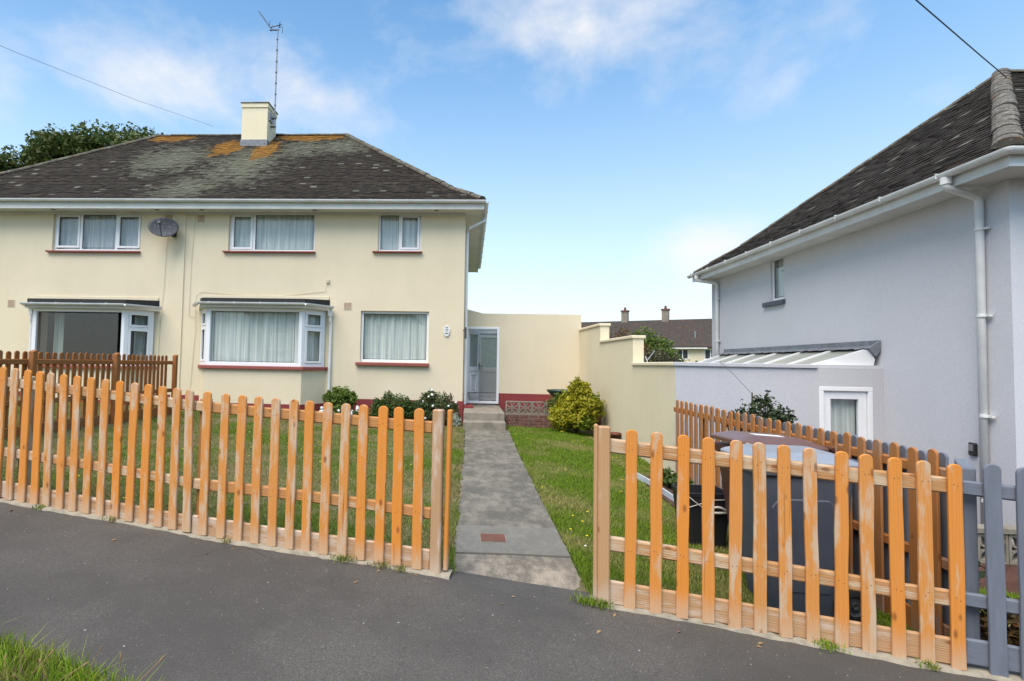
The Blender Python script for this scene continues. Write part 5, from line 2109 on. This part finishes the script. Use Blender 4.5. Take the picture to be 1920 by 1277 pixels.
gzb = lambda x, y: float(ground(x, y))
bin_((2.36, 4.10, gzb(2.3, 4.0) - 0.005), math.radians(-4), 'bin_grey', 'bin_grey_lid', 'slate grey wheelie bin with pale lid, nearest the right fence', lift=0.0)
bin_((2.64, 4.88, gzb(2.55, 4.8) - 0.005), math.radians(3), 'bin_brown', 'bin_brown_lid', 'brown wheelie bin standing behind the grey one', stickers=True, lift=0.05)
# black recycling box
RB = thing('recycling_box', (2.30, 5.45, gzb(2.3, 5.4)), 'black recycling box with pale handle beside the brown bin', 'box')
m_ = MB()
loops = [[(x, y, z_) for x, y in rrect(0, 0, hx, hy, 0.03)] for hx, hy, z_ in ((0.17, 0.15, 0.0), (0.215, 0.19, 0.46), (0.22, 0.195, 0.46), (0.222, 0.197, 0.50), (0.205, 0.18, 0.50), (0.165, 0.145, 0.03))]
loft(m_, loops)
m_.build('tub', 'black', RB, org=(0, 0, 0), bevel=0.004)
m_ = MB()
pts = [(-0.04 + 0.20 * t, -0.197 - 0.012 * math.sin(math.pi * t) * 2, 0.335 + 0.045 * math.sin(math.pi * t)) for t in np.linspace(0, 1, 9)]
m_.tube(pts, 0.011, 8)
m_.tube([(p[0], p[1] + 0.006, 0.325) for p in pts], 0.012, 8)
m_.build('handle', 'pale_rope', RB, org=(0, 0, 0), smooth=True)
m_ = MB()
m_.tube([(-0.215, -0.195, 0.48), (-0.14, -0.21, 0.42), (-0.06, -0.2, 0.36)], 0.004, 5)
m_.tube([(-0.21, -0.195, 0.36), (-0.10, -0.205, 0.40), (0.02, -0.2, 0.44), (0.2, -0.2, 0.45)], 0.004, 5)
m_.build('cord', 'pale_rope', RB, org=(0, 0, 0))


# ================================================================== planting
def leaf_cloud(name, blobs_, n, size, mat, parent, shell=0.55, flat=0.0, seed=1, aspect=1.6, org=(0, 0, 0), up=0.25):
    """leaf-sized quads spread through lumpy volumes. blobs_: (x,y,z,rx,ry,rz)"""
    g = np.random.default_rng(seed)
    bl = np.array(blobs_, float)
    vol = bl[:, 3] * bl[:, 4] * bl[:, 5]
    wgt = vol ** 0.75
    idx = g.choice(len(bl), n, p=wgt / wgt.sum())
    d = g.normal(0, 1, (n, 3))
    d /= np.linalg.norm(d, axis=1)[:, None]
    r = shell + (1.06 - shell) * g.random(n) ** 0.7
    lump = 1 + 0.22 * np.sin(d[:, 0] * 6.1 + idx) * np.sin(d[:, 1] * 5.3 + 2 * idx) + 0.16 * np.sin(d[:, 2] * 8.7 + idx * 1.7)
    c = bl[idx, :3] + d * bl[idx, 3:] * (r * lump)[:, None]
    nn = d * 0.7 + g.normal(0, 0.65, (n, 3)) + np.array([0, 0, up])
    nn /= np.linalg.norm(nn, axis=1)[:, None]
    t = np.cross(nn, g.normal(0, 1, (n, 3)))
    t /= np.linalg.norm(t, axis=1)[:, None]
    b_ = np.cross(nn, t)
    s = size * g.uniform(0.6, 1.3, n)[:, None]
    t, b_ = t * s * aspect * 0.5, b_ * s * 0.5
    v = np.stack([c - t, c + b_ * 0.8 + nn * s * 0.12, c + t, c - b_ * 0.8 + nn * s * 0.12], 1).reshape(-1, 3) - np.array(org)
    f = np.arange(4 * n).reshape(-1, 4)
    return raw(name, v, f, mat, parent)


def stems(parent, base, tips, r0, mat='bark', name='stem', seed=0):
    rs_ = random.Random(seed)
    o = ORG[parent.name]
    m_ = MB()
    for tp in tips:
        b_ = Vector(base)
        t_ = Vector(tp)
        mid = b_.lerp(t_, 0.5) + Vector((rs_.uniform(-1, 1), rs_.uniform(-1, 1), rs_.uniform(0, 0.6))) * (t_ - b_).length * 0.09
        m_.tube([b_, mid, t_], [r0, r0 * 0.7, r0 * 0.3], 6)
    return m_.build(name, mat, parent)


def shrub(name, x, y, z_, blobs_, n, size, mat, label, cat='shrub', seed=1, group=None, flowers=None, **kw):
    T = thing(name, (x, y, z_), label, cat, group)
    rsh = random.Random(seed * 13)
    extra = []
    for b_ in list(blobs_):
        for k in range(5):
            a_, e_ = rsh.uniform(0, 6.28), rsh.uniform(-0.1, 1.3)
            q_ = rsh.uniform(0.16, 0.34)
            extra.append((b_[0] + math.cos(a_) * math.cos(e_) * b_[3] * 1.02, b_[1] + math.sin(a_) * math.cos(e_) * b_[4] * 1.02, b_[2] + math.sin(e_) * b_[5] * 1.08, b_[3] * q_, b_[4] * q_, b_[5] * q_ * 1.5))
    blobs_ = [(b_[0], b_[1], b_[2], b_[3] * 0.93, b_[4] * 0.93, b_[5] * 0.93) for b_ in blobs_] + extra
    tips = [(b_[0], b_[1], b_[2] + b_[5] * 0.3) for b_ in blobs_]
    stems(T, (x, y, z_), tips, 0.018, seed=seed)
    leaf_cloud('foliage', blobs_, n, size, mat, T, seed=seed, org=(x, y, z_), **kw)
    if flowers:
        g = np.random.default_rng(seed + 5)
        m_ = MB()
        for k in range(flowers[0]):
            b_ = blobs_[g.integers(len(blobs_))]
            d = g.normal(0, 1, 3)
            d[1] = -abs(d[1])
            d /= np.linalg.norm(d)
            c = np.array(b_[:3]) + d * np.array(b_[3:]) * 1.06
            r_ = flowers[1] * g.uniform(0.7, 1.2)
            m_.lathe([(0.001, -0.3 * r_), (r_ * 0.55, -0.12 * r_), (r_, 0.02), (r_ * 0.5, 0.06 * r_), (0.001, 0.1 * r_)], tuple(c), 7, 'y')
        m_.build('flowers', flowers[2], T)
    return T


shrub('shrub', -2.98, 12.45, 0.22, [(-2.98, 12.45, 0.80, 0.30, 0.25, 0.20), (-3.22, 12.42, 0.72, 0.16, 0.2, 0.17), (-2.76, 12.42, 0.74, 0.18, 0.2, 0.13), (-2.98, 12.45, 0.52, 0.27, 0.24, 0.2)], 5200, 0.042, 'lightgreen', 'upright green shrub under the bay downpipe', seed=3, shell=0.3)
shrub('shrub', -1.72, 12.35, 0.2, [(-1.72, 12.35, 0.58, 0.42, 0.32, 0.27), (-2.05, 12.3, 0.45, 0.25, 0.3, 0.24), (-1.35, 12.3, 0.50, 0.28, 0.3, 0.24)], 9000, 0.034, 'hebe', 'rounded dense green shrub below the right ground floor window', seed=4)
shrub('shrub', -0.70, 12.3, 0.2, [(-0.72, 12.3, 0.62, 0.38, 0.32, 0.30), (-1.0, 12.25, 0.50, 0.24, 0.3, 0.26), (-0.42, 12.2, 0.42, 0.24, 0.3, 0.26), (-0.6, 12.15, 0.36, 0.35, 0.3, 0.22)], 9500, 0.036, 'osteo', 'daisy bush with scattered white flowers next to the steps', seed=5, flowers=(26, 0.034, 'petal'))
shrub('flower_clump', -3.0, 12.25, 0.2, [(-3.35, 12.25, 0.40, 0.12, 0.12, 0.13), (-3.0, 12.15, 0.36, 0.18, 0.14, 0.11), (-2.6, 12.2, 0.40, 0.12, 0.12, 0.12)], 900, 0.03, 'hebe', 'white flowering clump in front of the upright green shrub', 'flowers', seed=6, flowers=(34, 0.038, 'petal'))
shrub('flower_clump', -0.28, 11.95, 0.2, [(-0.29, 11.95, 0.34, 0.12, 0.12, 0.13)], 1300, 0.026, 'silver', 'small pale silvery plant beside the lower step', 'plant', seed=7)
shrub('shrub', 2.35, 11.75, 0.2, [(2.38, 11.75, 0.80, 0.34, 0.34, 0.34), (2.42, 11.75, 1.10, 0.20, 0.2, 0.20), (2.02, 11.7, 0.52, 0.32, 0.32, 0.27), (2.70, 11.75, 0.72, 0.24, 0.28, 0.30), (2.35, 11.6, 0.45, 0.36, 0.3, 0.20), (2.12, 11.72, 0.80, 0.2, 0.24, 0.2)], 10500, 0.046, 'gold', 'bright golden yellow bush against the stepped cream wall', seed=8, shell=0.4)
# planting beside the plinth of the planter
T = thing('climbing_plant', (1.85, 12.15, 0.3), 'thin trailing plant over the screen blocks beside the bowl', 'plant')
leaf_cloud('foliage', [(1.85, 12.12, 0.78, 0.16, 0.05, 0.16), (1.95, 12.1, 0.6, 0.12, 0.05, 0.12), (2.0, 12.15, 0.9, 0.12, 0.08, 0.12)], 380, 0.04, 'lightgreen', T, seed=9, org=(1.85, 12.15, 0.3), shell=0.1)
# privet by the pale yard wall
shrub('shrub', 3.75, 7.2, -0.3, [(3.52, 7.2, 0.92, 0.16, 0.2, 0.16), (3.72, 7.2, 0.94, 0.2, 0.2, 0.26), (3.96, 7.2, 0.96, 0.18, 0.2, 0.26), (3.85, 7.2, 0.62, 0.3, 0.26, 0.3), (4.1, 7.2, 0.95, 0.09, 0.12, 0.15)], 3000, 0.036, 'darkleaf', 'dark twiggy shrub in front of the pale yard wall', seed=10, shell=0.1)
T = thing('garden_cane', (3.74, 7.3, -0.3), 'thin garden cane standing in the dark twiggy shrub', 'cane')
m_ = MB()
m_.tube([(3.72, 7.3, -0.3), (3.745, 7.3, 1.30)], 0.009, 6)
m_.build('cane', 'bark', T)
m_ = MB()
m_.tube([(3.745, 7.3, 1.28), (3.78, 7.8, 1.50), (3.81, 8.34, 1.72)], 0.003, 5)
m_.build('twine', 'dark_metal', T)
# roses behind the side fence
shrub('rose_bush', 3.45, 4.1, -0.25, [(3.38, 4.15, 0.55, 0.14, 0.25, 0.22), (3.42, 4.6, 0.35, 0.16, 0.25, 0.25), (3.40, 3.95, 0.2, 0.13, 0.2, 0.15), (3.45, 4.4, 0.75, 0.12, 0.2, 0.14)], 1000, 0.05, 'darkleaf', 'leafy rose bush behind the side fence by the grey bin', 'shrub', seed=11, shell=0.1)
shrub('purple_plant', 3.75, 3.95, -0.22, [(3.75, 3.95, -0.10, 0.3, 0.2, 0.12)], 900, 0.04, 'autumn', 'low dark reddish plant behind the grey pickets', 'plant', seed=12)
# bed plants by the wall foot
shrub('bed_plant', 2.80, 7.6, -0.05, [(2.78, 7.7, 0.06, 0.16, 0.3, 0.10), (2.86, 7.2, 0.03, 0.12, 0.2, 0.10)], 900, 0.04, 'hebe', 'low green plants at the foot of the cream wall', 'plant', seed=13)
shrub('bed_plant', 2.72, 6.35, -0.12, [(2.70, 6.3, -0.02, 0.16, 0.25, 0.10)], 380, 0.04, 'autumn', 'low reddish plant beside the black recycling box', 'plant', seed=14)
m_ = MB()
pts = []
for k in range(15):
    t = k / 14
    x_, y_ = 2.40 + 0.30 * t + 0.03 * math.sin(t * 7), 8.0 - 1.9 * t
    pts.append((x_, y_, gzb(x_, y_)))
vs = []
for p in pts:
    vs += [(p[0] - 0.012, p[1], p[2] - 0.02), (p[0] - 0.012, p[1], p[2] + 0.075), (p[0] + 0.012, p[1], p[2] + 0.075), (p[0] + 0.012, p[1], p[2] - 0.02)]
m_.add(vs, [(4 * i + j, 4 * i + 4 + j, 4 * i + 5 + j, 4 * i + 1 + j) for i in range(14) for j in range(3)])
tag(m_.build('lawn_edging', 'edging', None, (2.5, 7, 0)), 'pale blue plastic edging strip curving along the lawn', 'edging')
T = thing('flower_pot', (2.95, 10.9, 0.05), 'small brown pot at the foot of the cream wall', 'pot')
m_ = MB()
m_.lathe([(0.001, 0.0), (0.075, 0.0), (0.10, 0.20), (0.115, 0.20), (0.118, 0.25), (0.10, 0.25), (0.095, 0.22), (0.001, 0.21)], (2.93, 10.9, 0.05), 18)
m_.build('pot', 'terracotta', T, smooth=True)
# red fuchsia flowers near the box
T = thing('red_flower', (2.12, 4.75, gzb(2.1, 4.75)), 'small red flowers on the grass before the recycling box', 'flowers')
m_ = MB()
for k in range(7):
    a = k * 0.9
    m_.lathe([(0.001, 0.012), (0.016, 0.004), (0.012, -0.01), (0.001, -0.012)], (2.10 + 0.045 * math.cos(a), 4.75 + 0.04 * math.sin(a), gzb(2.1, 4.75) + 0.07 + 0.02 * math.sin(a * 2)), 6)
m_.build('petals', 'red_petal', T)
m_ = MB()
m_.tube([(2.10, 4.75, gzb(2.1, 4.75) - 0.02), (2.11, 4.75, gzb(2.1, 4.75) + 0.075)], 0.004, 5)
m_.build('stem', 'straw', T)

# weeds along the foot of the fence
wspots = [(3.47, 0.07), (3.18, 0.10), (5.0, 0.10), (1.12, 0.07), (6.33, 0.10), (3.62, 0.05), (0.4, 0.05), (6.85, 0.06), (2.2, 0.04), (4.93, 0.12)]
wl_lab = ['weed tuft at the fence foot near the left gate post', 'weed tuft four pickets left of the gate post', 'weed tuft at the foot of the right gate post', 'weed tuft at the foot of the left fence', 'yellowish weed tuft under the right fence', 'tiny weed beside the left gate post', 'tiny weed at far left of the fence foot', 'tiny weed at the right fence end', 'tiny weed midway along the left fence', 'leafy weed at the path edge by right gate post']
for (s, sz), lb in zip(wspots, wl_lab):
    x, y = fence_pt(s, -0.06)
    n_ = int(700 * sz) + 15
    a_ = RNG.normal(0, sz * 0.45, n_)
    b_ = RNG.normal(0, 0.025, n_)
    px, py = x + a_ * FT[0] + b_ * FN[0], y + a_ * FT[1] + b_ * FN[1]
    o = blades('weed_tuft', px, py, ground(px, py) + 0.01, 0.02 + 0.05 * RNG.random(n_) * (sz / 0.12), 0.008, 'verge' if 'yellow' in lb else 'grass', lb, 'weeds', seg=2, lean=0.8)

# ================================================================== neighbour's screen block wall
NW = thing('garden_wall', (6.0, 5.75, -0.4), 'low pierced screen block wall in the garden behind grey pickets', 'wall')
NO = ORG[NW.name]
for k in range(8):
    copy_part(s0_, NW, (4.95 + k * 0.299 - NO[0], 5.75 - NO[1], -0.14 - NO[2]))
m_ = MB()
m_.box(4.78, 7.2, 5.68, 5.82, 0.01, 0.075)
m_.build('coping', 'concrete', NW, bevel=0.01)
m_ = MB()
m_.box(4.78, 7.2, 5.70, 5.80, -0.7, -0.29)
m_.build('base_wall', 'brick', NW)


# ================================================================== trees behind
def tree(name, x, y, z_, blobs_, n, size, mat, label, seed, trunk=0.25, group=None, shell=0.35):
    T = thing(name, (x, y, z_), label, 'tree', group)
    m_ = MB()
    top = max(b_[2] for b_ in blobs_)
    m_.tube([(x, y, z_), (x + 0.1, y, z_ + (top - z_) * 0.4), (x - 0.1, y, z_ + (top - z_) * 0.75)], [trunk, trunk * 0.8, trunk * 0.45], 9)
    for b_ in blobs_:
        m_.tube([(x, y, z_ + (top - z_) * 0.35), ((x + b_[0]) / 2, (y + b_[1]) / 2, (z_ + b_[2] * 1.4) / 2.3), b_[:3]], [trunk * 0.5, trunk * 0.3, trunk * 0.1], 6)
    m_.build('trunk', 'bark', T)
    leaf_cloud('crown', blobs_, n, size, mat, T, seed=seed, org=(x, y, z_), shell=shell, aspect=1.3)
    return T


def crown(cx, cy, cz, w, h, n, seed):
    r_ = random.Random(seed)
    out = []
    for k in range(n):
        a = r_.uniform(0, 2 * math.pi)
        q_ = r_.uniform(0.2, 1) ** 0.6
        s_ = r_.uniform(0.22, 0.40)
        out.append((cx + math.cos(a) * w * q_ * 0.75, cy + math.sin(a) * w * q_ * 0.5, cz + r_.uniform(-0.7, 0.85) * h * math.sqrt(max(0.05, 1 - q_ * q_ * 0.8)), w * s_, w * s_, h * s_ * 0.95))
    return out


TG = 'oak trees behind the cream house'
tree('oak_tree', -28.2, 29, -1.9, crown(-28.6, 29, 12.0, 2.6, 3.2, 24, 1), 15000, 0.19, 'oak', 'leftmost dark green oak cut by the photo edge', 21, 0.35, TG)
tree('oak_tree', -24.2, 30, -1.9, crown(-24.2, 30, 12.3, 2.9, 3.0, 26, 2), 15000, 0.19, 'oak', 'middle dark green oak rising above the left roof slope', 22, 0.35, TG)
tree('oak_tree', -20.0, 30, -1.9, crown(-20.4, 30, 13.0, 3.5, 2.3, 30, 3), 16000, 0.19, 'oak', 'rightmost oak with thin olive crown above the left hip', 23, 0.35, TG, 0.2)

# beyond the walls: terrace, tree and hedge
q_ = roof_mat('far_roof_tiles', [])
FTR = thing('terraced_houses', (23, 60, -1.9), 'distant cream terrace with dark roof and three chimneys', 'building')
fa_ = math.radians(-30)
cT, sT = math.cos(fa_), math.sin(fa_)
frT = lambda a, b_, c: (22 + a * cT + b_ * sT, 56 + a * sT - b_ * cT, c)      # b = towards the camera
m_ = MB()
holes = []
for a in (-10.5, -7.6, -4.7, -0.75, 1.85, 4.6, 7.6, 10.6):
    holes.append((a, a + 1.15, 2.55, 3.62))
wall_holes(m_, frT, -16, 16, -1.9, 3.75, 0.3, holes)
m_.build('front_wall', 'cream', FTR)
for h in holes:
    m_ = MB()
    rect_frame(m_, lambda a, b_, c, h=h: frT(a, b_, c), h[0], h[1], h[2], h[3], 0.09, -0.15, -0.05)
    m_.box((h[0] + h[1]) / 2 - 0.05, (h[0] + h[1]) / 2 + 0.05, -0.15, -0.051, h[2] + 0.09, h[3] - 0.09, frT)
    wn_ = m_.build('window', 'upvc', FTR)
    m_ = MB()
    m_.box(h[0] + 0.02, h[1] - 0.02, -0.20, -0.17, h[2] + 0.02, h[3] - 0.02, frT)
    m_.build('pane', 'dark_metal', wn_)
m_ = MB()
m_.prism([(0.45, 3.70), (0.45, 3.85), (-3.9, 7.0), (-8.3, 3.85), (-8.3, 3.70)], 'x', -16.3, 16.3, lambda d, a, c: frT(d, a, c))
M['roof_f'] = roof_line_mat('far_roof', (0.045, 0.036, 0.032), (0.07, 0.058, 0.05), (0.055, 0.045, 0.035))
rf_ = m_.build('roof', 'roof_f', FTR)
m_ = MB()
m_.box(-2.2, 2.2, 0.46, 0.52, 3.62, 3.74, frT)
m_.build('gutter', 'gutter', FTR)
for a in (-6.9, -2.5, 2.9):
    m_ = MB()
    m_.box(a - 0.35, a + 0.35, -4.2, -3.6, 6.3, 8.05, frT)
    cc_ = m_.build('chimney', 'concrete', FTR)
    m_ = MB()
    m_.box(a - 0.42, a + 0.42, -4.27, -3.53, 8.05, 8.22, frT)
    m_.lathe([(0.001, 0), (0.15, 0), (0.12, 0.35), (0.001, 0.35)], frT(a, -3.9, 8.22), 10)
    m_.build('chimney_pot', 'brick', cc_)
m_ = MB()
m_.tube([frT(0.9, -0.9, 4.7), frT(0.9, -0.9, 5.5)], 0.09, 8)
m_.build('flue', 'galv', FTR)
# paler lichen under the middle chimneys is left to the roof material
tree('small_tree', 11.3, 34, -1.9, [(11.0, 34, 3.1, 0.9, 0.8, 0.9), (11.9, 34, 2.6, 0.9, 0.8, 1.0), (12.5, 33.8, 1.9, 0.7, 0.8, 0.9), (10.3, 34, 2.6, 0.8, 0.8, 1.1), (11.5, 33.6, 1.6, 1.2, 0.8, 0.9)], 6500, 0.13, 'lightgreen', 'distant bright green tree above the stepped wall', 31, 0.12)
tree('small_tree', 9.4, 33, -1.9, [(9.2, 33, 3.0, 0.6, 0.6, 0.9), (10.4, 32.8, 2.2, 0.6, 0.6, 0.9), (9.7, 33, 2.2, 0.7, 0.6, 0.8)], 2600, 0.13, 'autumn', 'distant russet tree left of the bright green one', 32, 0.1)
T = thing('hedge', (12, 28, -1.9), 'distant dull brown hedge seen over the low wall', 'hedge')
leaf_cloud('foliage', [(8.6 + k * 0.9, 28, 0.7 + 0.22 * math.sin(k * 1.7) + (0.7 if k < 3 else 0.2 if k < 4 else -0.1), 0.8, 0.7, 1.0) for k in range(8)], 9000, 0.10, 'hedge', T, seed=33, org=(12, 28, -1.9))
m_ = MB()
m_.box(8.0, 16.0, 27.8, 28.2, -1.9, 0.4)
m_.build('branches', 'bark', T)
# washing line post behind the wall
T = thing('washing_line', (4.5, 14, 0), 'washing line on a slim post behind the low wall', 'washing line')
m_ = MB()
m_.tube([(4.50, 14, -1.8), (4.50, 14, 2.05)], 0.03, 8)
m_.build('post', 'bark', T)
m_ = MB()
m_.tube([(4.5, 14, 1.98), (5.2, 16, 1.84), (6.2, 19, 1.86), (8.5, 25, 2.4)], 0.009, 5)
m_.tube([(4.5, 14, 1.95), (4.62, 13.9, 1.55)], 0.012, 5)
m_.build('line', 'gutter', T)


# ================================================================== overhead wires
def wire(pts, r, label):
    m_ = MB()
    m_.tube(pts, r, 5)
    tag(m_.build('telephone_wire', 'dark_metal', None, pts[0]), label, 'wire')


wire([(9.11, 9.4, 6.62), (7.9, 8.55, 6.53), (5.68, 7.0, 6.40), (3.2, 5.2, 6.6), (-4, 0, 7.6)], 0.009, 'dark telephone wire crossing to the grey roof hip')
wire([(-8.14, 16.0, 8.92), (-8.7, 13, 8.26), (-9.23, 10.0, 7.72), (-10.0, 6, 7.2), (-11, 0, 7.0)], 0.004, 'thin telephone wire sloping down to the cream roof')


# ================================================================== houses across the road (they show as reflections in the panes)
for (ox, lab, mt) in ((-12.0, 'cream house across the road reflected in the left bay window', 'cream'), (6.0, 'grey house across the road reflected in the window panes', 'grey_render')):
    T = thing('opposite_house', (ox, -24, 0.3), lab, 'house')
    fo = frame((ox, -20, 0.3), (1, 0, 0), (0, 1, 0))
    hs = [(-5.5, -3.4, 0.9, 2.3), (-5.2, -3.4, 3.6, 4.8), (-1.0, 0.0, 0.0, 2.1), (2.5, 4.8, 0.9, 2.3), (2.7, 4.5, 3.6, 4.8)]
    m_ = MB()
    wall_holes(m_, fo, -7, 7, -1.5, 5.3, 0.25, hs)
    m_.build('front_wall', mt, T)
    m_ = MB()
    m_.box(ox - 7, ox + 7, -28, -20.26, -1.5, 5.3)
    m_.build('body', mt, T)
    for h in hs:
        m_ = MB()
        rect_frame(m_, fo, h[0], h[1], h[2], h[3], 0.09, -0.15, -0.06)
        wn_ = m_.build('window', 'upvc', T)
        m_ = MB()
        m_.box(h[0] + 0.03, h[1] - 0.03, -0.2, -0.17, h[2] + 0.03, h[3] - 0.03, fo)
        m_.build('pane', 'dark_metal', wn_)
    m_ = MB()
    m_.add([(ox - 7.4, -19.6, 5.6), (ox + 7.4, -19.6, 5.6), (ox + 7.4, -28.4, 5.6), (ox - 7.4, -28.4, 5.6), (ox - 3.2, -24, 9.0), (ox + 3.2, -24, 9.0)], [(0, 1, 5, 4), (1, 2, 5), (2, 3, 4, 5), (3, 0, 4), (3, 2, 1, 0)])
    m_.build('roof', 'roof_f', T)
    T2 = thing('opposite_hedge', (ox, -13.5, 0), lab.replace('house', 'garden hedge').replace('cream ', 'long ').replace('grey ', 'short '), 'hedge')
    leaf_cloud('foliage', [(ox - 6.5 + k * 1.3, -13.5, 0.9, 0.95, 0.5, 0.8) for k in range(11 if ox < 0 else 9)], 5000, 0.16, 'hedge', T2, seed=70 + int(ox), org=(ox, -13.5, 0))


# loose grit and a few fallen leaves on the footway, one mass each
m_ = MB()
for k in range(420):
    s_, d_ = random.uniform(-4, 8), -abs(random.gauss(0, 0.9)) - 0.07
    if d_ < -2.9:
        continue
    x, y = fence_pt(s_, d_)
    r_ = random.uniform(0.002, 0.0055)
    z_ = float(ground(x, y))
    m_.add([(x - r_, y, z_), (x + r_ * 0.8, y - r_ * 0.6, z_), (x + r_ * 0.3, y + r_, z_), (x, y, z_ + r_ * 1.1)], [(0, 1, 3), (1, 2, 3), (2, 0, 3)])
struct(tag(m_.build('pavement_grit', 'mortar'), 'pale loose grit scattered over the dark footway', 'grit'), 'stuff')
m_ = MB()
for k in range(26):
    s_, d_ = random.uniform(-1, 7.2), -0.08 - abs(random.gauss(0, 0.25))
    x, y = fence_pt(s_, d_)
    z_ = float(ground(x, y)) + 0.004
    a_ = random.uniform(0, 6.28)
    l_ = random.uniform(0.010, 0.026)
    u_, v_ = Vector((math.cos(a_), math.sin(a_), 0.15)) * l_, Vector((-math.sin(a_), math.cos(a_), 0.1)) * l_ * 0.45
    c_ = Vector((x, y, z_))
    m_.add([c_ - u_, c_ - v_ + Vector((0, 0, 0.003)), c_ + u_, c_ + v_ + Vector((0, 0, 0.004))], [(0, 1, 2, 3)])
struct(tag(m_.build('fallen_leaves', 'straw'), 'small dry brown leaves by the fence foot', 'leaves'), 'stuff')
